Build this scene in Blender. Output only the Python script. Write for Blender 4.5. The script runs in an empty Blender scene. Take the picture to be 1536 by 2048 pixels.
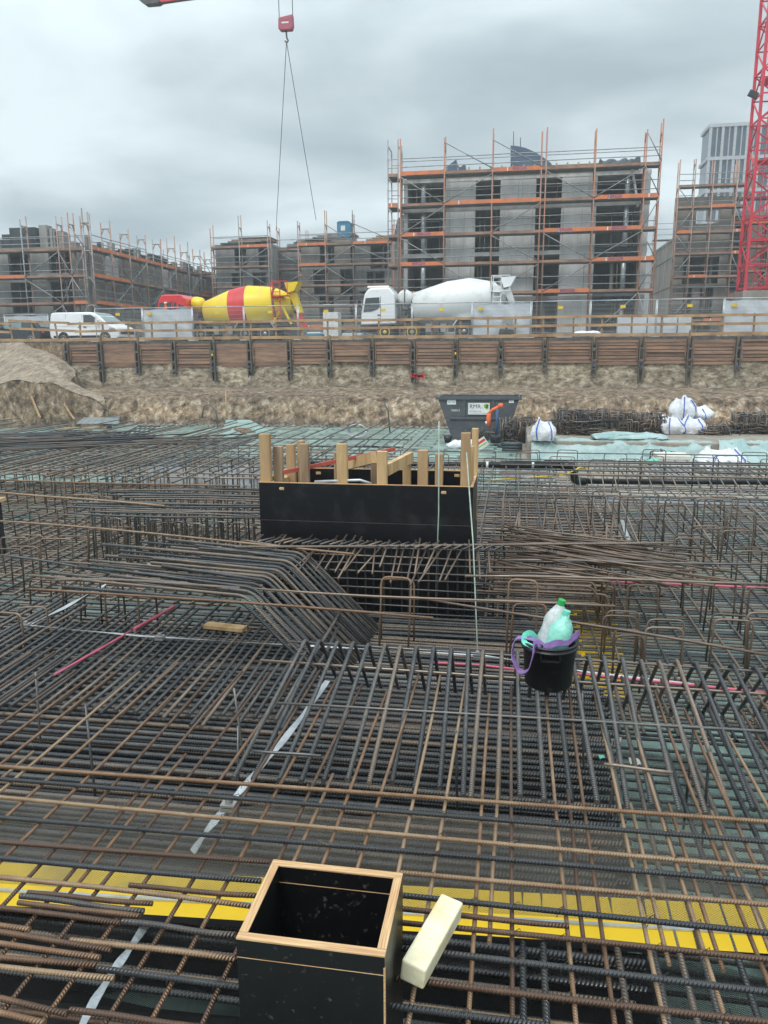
import bpy, bmesh, math, random
from mathutils import Vector, Matrix
random.seed(7)
R_ = random.Random(11)
PI = math.pi
C = bpy.context.scene.collection
SC = bpy.context.scene

# ---------------------------------------------------------------- camera
H = 1.6                                   # eye height above the upper bar grid (z = 0)
PITCH, PSI, ROLL, FPX = math.radians(11.67), math.radians(9.6), .006, 1540.0
_c, _s = math.cos, math.sin
_R = Vector((_c(PSI), _s(PSI), 0)); _F = Vector((-_s(PSI)*_c(PITCH), _c(PSI)*_c(PITCH), -_s(PITCH)))
_U = Vector((-_s(PSI)*_s(PITCH), _c(PSI)*_s(PITCH), _c(PITCH)))
_RR = _R*_c(ROLL) - _U*_s(ROLL); _UU = _U*_c(ROLL) + _R*_s(ROLL)
cam_d = bpy.data.cameras.new('camera'); cam = bpy.data.objects.new('camera', cam_d); C.objects.link(cam)
M_ = Matrix((( _RR.x,_UU.x,-_F.x,0),(_RR.y,_UU.y,-_F.y,0),(_RR.z,_UU.z,-_F.z,H),(0,0,0,1)))
cam.matrix_world = M_
cam_d.sensor_fit = 'VERTICAL'; cam_d.sensor_height = 36; cam_d.lens = 36*FPX/2048
cam_d.clip_start = .05; cam_d.clip_end = 5000
SC.camera = cam
SC.render.resolution_x, SC.render.resolution_y = 768, 1024
def ray(x, y): return _F + _RR*((x-768)/FPX) - _UU*((y-1024)/FPX)
def W(x, y, z=0.):                        # survey helper: point of the photograph -> point on level z
    d = ray(x, y); t = (z-H)/d.z; return Vector((d.x*t, d.y*t, z))
def V(x, y, Y):                           # ... -> point on the upright plane at distance Y
    d = ray(x, y); t = Y/d.y; return Vector((d.x*t, Y, H+d.z*t))

# ---------------------------------------------------------------- sky, sun, exposure
SUN_EL, SUN_AZ = math.radians(55), math.radians(200)
world = bpy.data.worlds.new('World'); SC.world = world; world.use_nodes = True
nt = world.node_tree; nt.nodes.clear()
def N(nt, t, **kw):
    n = nt.nodes.new(t)
    for k, v in kw.items():
        if k == 'ins':
            for a, b in v.items(): n.inputs[a].default_value = b
        else: setattr(n, k, v)
    return n
L = lambda nt, a, b: nt.links.new(a, b)
out = N(nt, 'ShaderNodeOutputWorld'); bg = N(nt, 'ShaderNodeBackground'); bg.inputs[1].default_value = .1
sky = N(nt, 'ShaderNodeTexSky', sky_type='NISHITA', sun_disc=False, sun_elevation=SUN_EL, sun_rotation=PI-SUN_AZ+PI)
tc = N(nt, 'ShaderNodeTexCoord')
sep = N(nt, 'ShaderNodeSeparateXYZ'); L(nt, tc.outputs['Generated'], sep.inputs[0])
zm = N(nt, 'ShaderNodeMath', operation='MAXIMUM', ins={1: 0.0}); L(nt, sep.outputs[2], zm.inputs[0])
za = N(nt, 'ShaderNodeMath', operation='ADD', ins={1: .22}); L(nt, zm.outputs[0], za.inputs[0])
dv = N(nt, 'ShaderNodeVectorMath', operation='DIVIDE'); cb = N(nt, 'ShaderNodeCombineXYZ')
L(nt, tc.outputs['Generated'], dv.inputs[0])
for i in range(3): L(nt, za.outputs[0], cb.inputs[i])
L(nt, cb.outputs[0], dv.inputs[1])
mp = N(nt, 'ShaderNodeMapping', vector_type='POINT'); mp.inputs['Location'].default_value = (3.1, 1.35, 0); mp.inputs['Scale'].default_value = (.8, .95, 0.)
L(nt, dv.outputs[0], mp.inputs[0])
n1 = N(nt, 'ShaderNodeTexNoise', ins={'Scale': 1.5, 'Detail': 8., 'Roughness': .5, 'Distortion': .25}); L(nt, mp.outputs[0], n1.inputs['Vector'])
cr = N(nt, 'ShaderNodeValToRGB'); L(nt, n1.outputs[0], cr.inputs[0])
e = cr.color_ramp.elements
e[0].position = .36; e[0].color = (2.9, 3.45, 3.75, 1)
e[1].position = .64; e[1].color = (5.9, 6.75, 6.95, 1)
m_ = e.new(.45); m_.color = (3.7, 4.3, 4.55, 1)
m_ = e.new(.53); m_.color = (4.7, 5.4, 5.6, 1)
mx = N(nt, 'ShaderNodeMix', data_type='RGBA'); mx.inputs[0].default_value = .93
L(nt, sky.outputs[0], mx.inputs[6]); L(nt, cr.outputs[0], mx.inputs[7])
gr = N(nt, 'ShaderNodeMapRange'); gr.inputs['From Min'].default_value = .3; gr.inputs['From Max'].default_value = 1.; gr.inputs['To Min'].default_value = .90; gr.inputs['To Max'].default_value = 2.4
L(nt, zm.outputs[0], gr.inputs[0]); mg = N(nt, 'ShaderNodeVectorMath', operation='SCALE'); L(nt, mx.outputs[2], mg.inputs[0]); L(nt, gr.outputs[0], mg.inputs[3])
L(nt, mg.outputs[0], bg.inputs[0]); L(nt, bg.outputs[0], out.inputs[0])
sd = bpy.data.lights.new('sun', 'SUN'); sd.energy = 1.1; sd.angle = math.radians(20); sd.color = (1, .97, .93)
so = bpy.data.objects.new('sun', sd); C.objects.link(so)
sdir = Vector((_s(SUN_AZ)*_c(SUN_EL), _c(SUN_AZ)*_c(SUN_EL), _s(SUN_EL)))
so.rotation_euler = sdir.to_track_quat('Z', 'Y').to_euler()
SC.view_settings.view_transform = 'Standard'; SC.view_settings.look = 'None'
SC.view_settings.exposure = 0.78; SC.view_settings.gamma = 1

# ---------------------------------------------------------------- materials
def lin(c): return tuple((v/12.92 if v <= .04045 else ((v+.055)/1.055)**2.4) for v in c)
MATS = {}
def mat(name, col, col2=None, rough=.7, scale=4., metal=0., bump=0., bscale=None, detail=5., spread=(.38,.62), vary=0., stretch=(1,1,1), spec=.5, coat=0.):
    m = bpy.data.materials.new(name); m.use_nodes = True; t = m.node_tree; b = t.nodes['Principled BSDF']
    b.inputs['Roughness'].default_value = rough; b.inputs['Metallic'].default_value = metal
    b.inputs['Specular IOR Level'].default_value = spec; b.inputs['Coat Weight'].default_value = coat
    col2 = col2 or tuple(v*.82 for v in col)
    co = N(t, 'ShaderNodeTexCoord'); mp = N(t, 'ShaderNodeMapping'); mp.inputs['Scale'].default_value = stretch
    L(t, co.outputs['Object'], mp.inputs[0])
    n = N(t, 'ShaderNodeTexNoise', ins={'Scale': scale, 'Detail': detail, 'Roughness': .6}); L(t, mp.outputs[0], n.inputs['Vector'])
    r = N(t, 'ShaderNodeValToRGB'); L(t, n.outputs[0], r.inputs[0])
    r.color_ramp.elements[0].position = spread[0]; r.color_ramp.elements[0].color = (*col, 1)
    r.color_ramp.elements[1].position = spread[1]; r.color_ramp.elements[1].color = (*col2, 1)
    o = r.outputs[0]
    if vary:
        oi = N(t, 'ShaderNodeNewGeometry'); q = N(t, 'ShaderNodeMapRange'); q.inputs['To Min'].default_value = 1-vary; q.inputs['To Max'].default_value = 1+vary
        L(t, oi.outputs['Random Per Island'], q.inputs[0])
        hv = N(t, 'ShaderNodeHueSaturation'); L(t, q.outputs[0], hv.inputs['Value']); L(t, o, hv.inputs['Color']); o = hv.outputs[0]
    L(t, o, b.inputs['Base Color'])
    if bump:
        n2 = N(t, 'ShaderNodeTexNoise', ins={'Scale': bscale or scale*3, 'Detail': 6.}); L(t, mp.outputs[0], n2.inputs['Vector'])
        bp = N(t, 'ShaderNodeBump'); bp.inputs['Strength'].default_value = 1.; bp.inputs['Distance'].default_value = bump
        L(t, n2.outputs[0], bp.inputs['Height']); L(t, bp.outputs[0], b.inputs['Normal'])
    MATS[name] = m; return m
def bar_mat(name, c1, c2, c3, rough=.42, rib=.0016, pitch=.011):
    """steel bar: slanting ribs along the bar (UV u = metres along it), mill scale and rust"""
    m = bpy.data.materials.new(name); m.use_nodes = True; t = m.node_tree; b = t.nodes['Principled BSDF']
    b.inputs['Metallic'].default_value = .35; b.inputs['Specular IOR Level'].default_value = .75
    g = N(t, 'ShaderNodeNewGeometry'); oi = N(t, 'ShaderNodeObjectInfo')
    ad = N(t, 'ShaderNodeMath', operation='ADD'); L(t, g.outputs['Random Per Island'], ad.inputs[0]); L(t, oi.outputs['Random'], ad.inputs[1])
    fr = N(t, 'ShaderNodeMath', operation='FRACT'); L(t, ad.outputs[0], fr.inputs[0])
    co = N(t, 'ShaderNodeTexCoord')
    n = N(t, 'ShaderNodeTexNoise', ins={'Scale': 5., 'Detail': 7., 'Roughness': .7}); L(t, co.outputs['Object'], n.inputs['Vector'])
    a1 = N(t, 'ShaderNodeMath', operation='MULTIPLY_ADD', ins={1: 1.5, 2: -.75}); L(t, n.outputs[0], a1.inputs[0])
    a2 = N(t, 'ShaderNodeMath', operation='ADD'); L(t, a1.outputs[0], a2.inputs[0]); L(t, fr.outputs[0], a2.inputs[1])
    r = N(t, 'ShaderNodeValToRGB'); L(t, a2.outputs[0], r.inputs[0]); e = r.color_ramp.elements
    e[0].position = .1; e[0].color = (*c1, 1); e[1].position = .95; e[1].color = (*c3, 1); q = e.new(.55); q.color = (*c2, 1)
    L(t, r.outputs[0], b.inputs['Base Color'])
    n3 = N(t, 'ShaderNodeTexNoise', ins={'Scale': 25., 'Detail': 2.}); L(t, co.outputs['Object'], n3.inputs['Vector'])
    rr = N(t, 'ShaderNodeMapRange'); rr.inputs['To Min'].default_value = rough-.14; rr.inputs['To Max'].default_value = rough+.2; L(t, n3.outputs[0], rr.inputs[0]); L(t, rr.outputs[0], b.inputs['Roughness'])
    if rib:
        uv = N(t, 'ShaderNodeUVMap'); sp = N(t, 'ShaderNodeSeparateXYZ'); L(t, uv.outputs[0], sp.inputs[0])
        x = N(t, 'ShaderNodeMath', operation='MULTIPLY', ins={1: 2*PI/pitch}); L(t, sp.outputs[0], x.inputs[0])
        y = N(t, 'ShaderNodeMath', operation='MULTIPLY_ADD', ins={1: 4*PI}); L(t, sp.outputs[1], y.inputs[0]); L(t, x.outputs[0], y.inputs[2])
        s = N(t, 'ShaderNodeMath', operation='SINE'); L(t, y.outputs[0], s.inputs[0])
        bp = N(t, 'ShaderNodeBump'); bp.inputs['Strength'].default_value = 1.; bp.inputs['Distance'].default_value = rib
        L(t, s.outputs[0], bp.inputs['Height']); L(t, bp.outputs[0], b.inputs['Normal'])
    MATS[name] = m; return m
bar_mat('bar_black', (.035,.038,.043), (.068,.068,.070), (.16,.12,.09), .32, .0013, .0105)
bar_mat('bar_rust', (.10,.055,.035), (.21,.115,.062), (.34,.23,.14), .42, .0011, .0095)
bar_mat('bar_dense', (.05,.054,.060), (.11,.108,.105), (.22,.165,.125), .28, .0019, .0145)
bar_mat('bar_far', (.06,.062,.065), (.13,.12,.11), (.24,.18,.135), .32, 0)
bar_mat('bar_far_rust', (.085,.06,.046), (.15,.10,.072), (.23,.165,.12), .45, 0)
mat('timber', (.50,.33,.17), (.36,.22,.11), .75, 6, stretch=(1,1,.25), vary=.15, bump=.002)
mat('timber_dark', (.20,.135,.085), (.33,.22,.12), .8, 5, stretch=(1,1,.25), vary=.2)
mat('stud_old', (.42,.30,.18), (.24,.15,.09), .75, 9, stretch=(1,1,.12), vary=.2, bump=.001)
mat('stud', (.62,.43,.22), (.42,.26,.12), .7, 9, stretch=(1,1,.12), vary=.2, bump=.001)
mat('rail_wood', (.46,.29,.15), (.27,.16,.09), .8, 1.2, stretch=(1,1,1), vary=.22)
mat('film_ply', (.006,.006,.008), (.030,.030,.032), .34, 6, spec=.35, detail=12, spread=(.5,.8))
mat('film_ply_dirty', (.006,.006,.007), (.11,.10,.085), .36, 45, spec=.35, spread=(.60,.74), detail=12)
mat('ply_edge', (.60,.40,.20), (.38,.18,.08), .7, 10, stretch=(.6,.6,30), vary=.1, spread=(.35,.65))
mat('ply_edge_x', (.66,.46,.24), (.40,.20,.09), .7, 10, stretch=(.8,34,34), spread=(.35,.65))
mat('ply_edge_y', (.66,.46,.24), (.40,.20,.09), .7, 10, stretch=(34,.8,34), spread=(.35,.65))
mat('foam', (.80,.74,.52), (.62,.50,.28), .6, 9, spread=(.48,.75), bump=.002, bscale=60)
mat('yellow', (.80,.52,.01), (.40,.28,.05), .45, 4, detail=10, spread=(.52,.82))
mat('green_sheet', (.26,.36,.32), (.16,.24,.22), .5, 2.2, bump=.03, bscale=5)
mat('grey_plastic', (.22,.23,.23), (.10,.10,.10), .4, 2, bump=.02, bscale=4)
mat('white_bag', (.74,.75,.77), (.60,.61,.64), .7, 4, bump=.03, bscale=7)
mat('blue_strap', (.05,.14,.55), None, .6)
mat('galv', (.55,.58,.60), (.40,.43,.45), .35, 8, metal=.5)
mat('pink', (.60,.10,.17), (.40,.10,.13), .6, 6)
mat('fibre', (.40,.48,.40), (.28,.34,.28), .6, 10)
mat('pipe', (.010,.011,.013), None, .35)
mat('concrete', (.62,.60,.585), (.46,.45,.435), .9, 1.2, detail=9, stretch=(1,1,.35), vary=.06)
mat('concrete_dark', (.31,.295,.28), (.19,.185,.18), .9, .9, detail=9, stretch=(1,1,.4), vary=.1)
mat('concrete_brown', (.33,.29,.25), (.22,.195,.17), .9, .8, detail=9, stretch=(1,1,.5), vary=.08)
mat('interior', (.085,.09,.10), (.05,.055,.06), .9)
mat('tarp_dark', (.045,.06,.065), (.02,.03,.035), .5, 1.5, bump=.05, bscale=2)
mat('scaf', (.34,.35,.36), (.22,.21,.20), .5, 3, metal=.3)
mat('scaf_rust', (.36,.17,.11), (.38,.30,.26), .6, .8, metal=.1, vary=.2)
mat('scaf_orange', (.45,.165,.09), (.34,.22,.17), .6, .9, metal=.1, vary=.2)
mat('orange', (.70,.19,.06), (.48,.17,.08), .6, 2, vary=.12)
mat('toe_brown', (.36,.20,.13), (.20,.12,.09), .8, 1.2, vary=.2)
mat('deck', (.17,.16,.15), (.11,.10,.10), .8, 2)
mat('violet_ink', (.07,.06,.30), None, .6)
mat('white_paint', (.80,.81,.82), (.74,.75,.76), .35, 1.5, coat=.3)
mat('drum_white', (.74,.75,.74), (.50,.50,.48), .5, 1.3, coat=.1, spread=(.5,.75), detail=8)
mat('drum_yellow', (.82,.58,.01), (.58,.45,.10), .5, 1.2, coat=.1, spread=(.5,.8), detail=8)
mat('drum_red', (.66,.03,.035), (.5,.03,.03), .45, 1.5)
mat('cab_red', (.72,.015,.02), None, .3, coat=.4)
mat('glass', (.03,.04,.045), None, .08, spec=.9)
mat('glass_teal', (.18,.26,.27), None, .12, spec=.8)
mat('black_plastic', (.015,.015,.017), (.025,.025,.027), .5)
mat('tyre', (.018,.018,.018), (.05,.045,.04), .85, 6)
mat('rim', (.40,.40,.40), None, .35, metal=.6)
mat('chassis', (.05,.05,.05), (.11,.10,.09), .7, 5)
mat('car_dark', (.018,.022,.032), None, .22, coat=.5)
mat('lagging', (.29,.17,.11), (.17,.11,.08), .85, 2.2, stretch=(.5,1,3), vary=.3, bump=.01)
mat('pile_steel', (.085,.080,.075), (.13,.11,.09), .7, 6)
mat('skip_paint', (.060,.068,.082), (.09,.095,.10), .5, 2.5)
mat('white_sign', (.78,.79,.78), None, .5)
mat('sign_green', (.20,.50,.06), None, .5)
mat('sign_ink', (.05,.05,.06), None, .5)
mat('crane_red', (.66,.02,.05), (.5,.03,.05), .45, 2)
mat('hook_red', (.42,.09,.13), None, .5)
mat('cable', (.10,.10,.11), None, .5)
mat('blue_roof', (.055,.095,.155), (.04,.07,.12), .45, .4)
mat('toilet_blue', (.05,.22,.36), None, .5)
mat('sheeting', (.62,.65,.68), (.50,.53,.56), .5, 1.0, bump=.05, bscale=1.6)
mat('mesh_wire', (.40,.42,.43), None, .4, metal=.5)
mat('tag_yellow', (.80,.55,.02), None, .5)
mat('tower_white', (.45,.47,.49), None, .5)
mat('tower_glass', (.10,.13,.17), (.06,.08,.11), .15, .3)
mat('bucket', (.010,.011,.014), (.07,.07,.066), .4, 30, spread=(.60,.75), detail=9)
mat('purple', (.26,.15,.38), (.20,.11,.30), .6, 20)
mat('teal', (.16,.62,.48), None, .5)
mat('bottle_clear', (.62,.66,.66), (.45,.5,.5), .25, 25, bump=.004, bscale=40)
mat('bottle_green', (.33,.72,.60), (.22,.60,.48), .25, 25, bump=.004, bscale=40)
mat('cap_green', (.02,.35,.08), None, .4)
mat('red', (.75,.03,.05), None, .4)
mat('red_batten', (.50,.09,.06), (.38,.08,.06), .6, 8)
mat('jacket_orange', (.85,.16,.05), None, .7)
mat('blue_steel', (.03,.09,.22), None, .5)
mat('skin', (.45,.28,.2), None, .6)
mat('tarp_green', (.24,.36,.35), (.36,.47,.46), .45, 1.8, bump=.04, bscale=6)
mat('paper', (.70,.68,.60), None, .7)
mat('shade_sheet', (.010,.010,.011), (.02,.02,.02), .8, 30)  # near-black colour of the sheets that paint shade onto the pit floor
mat('asphalt', (.13,.125,.115), (.09,.088,.08), .9, 2)
mat('green_cover', (.02,.35,.10), None, .5)

def earth_mat(name, cols, sc, bump, stretch=(1,1,1), beds=None):
    m = bpy.data.materials.new(name); m.use_nodes = True; t = m.node_tree; b = t.nodes['Principled BSDF']; b.inputs['Roughness'].default_value = .9
    co = N(t, 'ShaderNodeTexCoord'); mp = N(t, 'ShaderNodeMapping'); mp.inputs['Scale'].default_value = stretch; L(t, co.outputs['Object'], mp.inputs[0])
    n = N(t, 'ShaderNodeTexNoise', ins={'Scale': sc, 'Detail': 12., 'Roughness': .72, 'Distortion': .35}); L(t, mp.outputs[0], n.inputs['Vector'])
    r = N(t, 'ShaderNodeValToRGB'); L(t, n.outputs[0], r.inputs[0]); e = r.color_ramp.elements
    e[0].position = .40; e[0].color = (*cols[0], 1); e[1].position = .61; e[1].color = (*cols[-1], 1)
    for i, c in enumerate(cols[1:-1]):
        q = e.new(.40+.21*(i+1)/(len(cols)-1)); q.color = (*c, 1)
    n2 = N(t, 'ShaderNodeTexNoise', ins={'Scale': sc*.18, 'Detail': 3.}); L(t, co.outputs['Object'], n2.inputs['Vector'])
    q = N(t, 'ShaderNodeMapRange'); q.inputs['From Min'].default_value = .3; q.inputs['From Max'].default_value = .7; q.inputs['To Min'].default_value = .75; q.inputs['To Max'].default_value = 1.2; L(t, n2.outputs[0], q.inputs[0])
    hv = N(t, 'ShaderNodeHueSaturation'); L(t, q.outputs[0], hv.inputs['Value']); L(t, r.outputs[0], hv.inputs['Color']); last = hv.outputs[0]
    if beds:                                # soil beds: list of (height, tint)
        sp = N(t, 'ShaderNodeSeparateXYZ'); L(t, co.outputs['Object'], sp.inputs[0])
        nw = N(t, 'ShaderNodeTexNoise', ins={'Scale': .9, 'Detail': 6.}); L(t, co.outputs['Object'], nw.inputs['Vector'])
        aw = N(t, 'ShaderNodeMath', operation='MULTIPLY_ADD', ins={1: .9, 2: -.45}); L(t, nw.outputs[0], aw.inputs[0])
        az = N(t, 'ShaderNodeMath', operation='ADD'); L(t, aw.outputs[0], az.inputs[0]); L(t, sp.outputs[2], az.inputs[1])
        mr = N(t, 'ShaderNodeMapRange'); mr.inputs['From Min'].default_value = beds[0][0]; mr.inputs['From Max'].default_value = beds[-1][0]; L(t, az.outputs[0], mr.inputs[0])
        rb = N(t, 'ShaderNodeValToRGB'); L(t, mr.outputs[0], rb.inputs[0]); be = rb.color_ramp.elements; w0 = beds[-1][0]-beds[0][0]
        be[0].color = (*beds[0][1], 1); be[1].color = (*beds[-1][1], 1)
        for zz, cc in beds[1:-1]: q_ = be.new((zz-beds[0][0])/w0); q_.color = (*cc, 1)
        mb = N(t, 'ShaderNodeMix', data_type='RGBA', blend_type='MULTIPLY'); mb.inputs[0].default_value = 1.; L(t, last, mb.inputs[6]); L(t, rb.outputs[0], mb.inputs[7]); last = mb.outputs[2]
    L(t, last, b.inputs['Base Color'])
    n3 = N(t, 'ShaderNodeTexNoise', ins={'Scale': sc*2.2, 'Detail': 8., 'Roughness': .7}); L(t, mp.outputs[0], n3.inputs['Vector'])
    bp = N(t, 'ShaderNodeBump'); bp.inputs['Strength'].default_value = 1.; bp.inputs['Distance'].default_value = bump; L(t, n3.outputs[0], bp.inputs['Height']); L(t, bp.outputs[0], b.inputs['Normal'])
    MATS[name] = m
FZB = -1.75
earth_mat('earth_face', [(.10,.08,.062), (.25,.195,.145), (.35,.265,.185), (.54,.49,.42)], 3.2, .10, (1,1,.75), beds=[(FZB-.1,(.45,.42,.40)),(FZB+.3,(.75,.72,.68)),(FZB+.6,(1.1,1.0,.85)),(FZB+1.0,(1.0,.97,.9)),(FZB+1.25,(.62,.56,.5)),(FZB+1.6,(.8,.74,.66))])
earth_mat('spray_face', [(.16,.13,.098), (.30,.25,.19), (.40,.35,.28), (.58,.53,.46)], 3.6, .06, (.7,1,1.2), beds=[(-.6,(.75,.7,.62)),(-.1,(.8,.76,.7)),(.1,(1.05,1.02,.95)),(.8,(1.,.98,.9)),(1.2,(.8,.72,.6))])
earth_mat('bank', [(.16,.125,.09), (.30,.235,.17), (.40,.32,.24)], 4., .06, (1.6,.45,.5))
earth_mat('soil', [(.20,.17,.135), (.28,.245,.20), (.34,.31,.26)], 1.0, .03)
# floor sheeting of the pit: blocks of pale green board, wrinkled foil, puddles
def floor_mat():
    m = bpy.data.materials.new('pit_floor'); m.use_nodes = True; t = m.node_tree; b = t.nodes['Principled BSDF']
    co = N(t, 'ShaderNodeTexCoord')
    br = N(t, 'ShaderNodeTexBrick', ins={'Scale': 1., 'Mortar Size': .075, 'Mortar Smooth': .8, 'Brick Width': 1.0, 'Row Height': .5, 'Bias': -.2})
    nd = N(t, 'ShaderNodeTexNoise', ins={'Scale': 1.7, 'Detail': 4.}); L(t, co.outputs['Object'], nd.inputs['Vector'])
    mxv = N(t, 'ShaderNodeMix', data_type='VECTOR'); mxv.inputs[0].default_value = .12; L(t, co.outputs['Object'], mxv.inputs[4]); L(t, nd.outputs[1], mxv.inputs[5]); L(t, mxv.outputs[1], br.inputs['Vector'])
    br.inputs['Color1'].default_value = (.30,.42,.37,1); br.inputs['Color2'].default_value = (.22,.33,.29,1); br.inputs['Mortar'].default_value = (.07,.10,.09,1)
    n = N(t, 'ShaderNodeTexNoise', ins={'Scale': .9, 'Detail': 8., 'Roughness': .65}); L(t, co.outputs['Object'], n.inputs['Vector'])
    r = N(t, 'ShaderNodeValToRGB'); L(t, n.outputs[0], r.inputs[0]); r.color_ramp.elements[0].position = .35; r.color_ramp.elements[0].color = (.45,.45,.45,1); r.color_ramp.elements[1].position = .65; r.color_ramp.elements[1].color = (1.15,1.15,1.15,1)
    mu = N(t, 'ShaderNodeMix', data_type='RGBA', blend_type='MULTIPLY'); mu.inputs[0].default_value = 1.; L(t, br.outputs[0], mu.inputs[6]); L(t, r.outputs[0], mu.inputs[7]); L(t, mu.outputs[2], b.inputs['Base Color'])
    b.inputs['Roughness'].default_value = .35
    n3 = N(t, 'ShaderNodeTexNoise', ins={'Scale': 6., 'Detail': 5., 'Distortion': 1.5}); L(t, co.outputs['Object'], n3.inputs['Vector'])
    bp = N(t, 'ShaderNodeBump'); bp.inputs['Distance'].default_value = .04; L(t, n3.outputs[0], bp.inputs['Height']); L(t, bp.outputs[0], b.inputs['Normal'])
    MATS['pit_floor'] = m
floor_mat()
# expanded metal: diamonds cut through a thin sheet (UV in metres)
def mesh_mat(name, pitch, strand, col):
    m = bpy.data.materials.new(name); m.use_nodes = True; t = m.node_tree; b = t.nodes['Principled BSDF']
    b.inputs['Base Color'].default_value = (*col, 1); b.inputs['Roughness'].default_value = .45; b.inputs['Metallic'].default_value = .4
    uv = N(t, 'ShaderNodeUVMap'); sp = N(t, 'ShaderNodeSeparateXYZ'); L(t, uv.outputs[0], sp.inputs[0])
    outs = []
    for sg in (1, -1):
        y = N(t, 'ShaderNodeMath', operation='MULTIPLY', ins={1: sg/(pitch*.6)}); L(t, sp.outputs[1], y.inputs[0])
        x = N(t, 'ShaderNodeMath', operation='MULTIPLY_ADD', ins={1: 1/pitch}); L(t, sp.outputs[0], x.inputs[0]); L(t, y.outputs[0], x.inputs[2])
        f = N(t, 'ShaderNodeMath', operation='FRACT'); L(t, x.outputs[0], f.inputs[0])
        g = N(t, 'ShaderNodeMath', operation='LESS_THAN', ins={1: strand}); L(t, f.outputs[0], g.inputs[0]); outs.append(g)
    mxx = N(t, 'ShaderNodeMath', operation='MAXIMUM'); L(t, outs[0].outputs[0], mxx.inputs[0]); L(t, outs[1].outputs[0], mxx.inputs[1])
    L(t, mxx.outputs[0], b.inputs['Alpha']); MATS[name] = m
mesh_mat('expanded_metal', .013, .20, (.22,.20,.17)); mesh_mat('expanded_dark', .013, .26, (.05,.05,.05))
def grid_mat(name, pu, pv, wu, wv, col):
    m = bpy.data.materials.new(name); m.use_nodes = True; t = m.node_tree; b = t.nodes['Principled BSDF']
    b.inputs['Base Color'].default_value = (*col, 1); b.inputs['Roughness'].default_value = .45; b.inputs['Metallic'].default_value = .4
    uv = N(t, 'ShaderNodeUVMap'); sp = N(t, 'ShaderNodeSeparateXYZ'); L(t, uv.outputs[0], sp.inputs[0]); o = []
    for i, (p, w) in enumerate(((pu, wu), (pv, wv))):
        x = N(t, 'ShaderNodeMath', operation='MULTIPLY', ins={1: 1/p}); L(t, sp.outputs[i], x.inputs[0])
        f = N(t, 'ShaderNodeMath', operation='FRACT'); L(t, x.outputs[0], f.inputs[0])
        g = N(t, 'ShaderNodeMath', operation='LESS_THAN', ins={1: w/p}); L(t, f.outputs[0], g.inputs[0]); o.append(g)
    mxx = N(t, 'ShaderNodeMath', operation='MAXIMUM'); L(t, o[0].outputs[0], mxx.inputs[0]); L(t, o[1].outputs[0], mxx.inputs[1])
    L(t, mxx.outputs[0], b.inputs['Alpha']); MATS[name] = m
grid_mat('fence_mesh', .05, .25, .006, .01, (.40,.42,.43))

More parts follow.
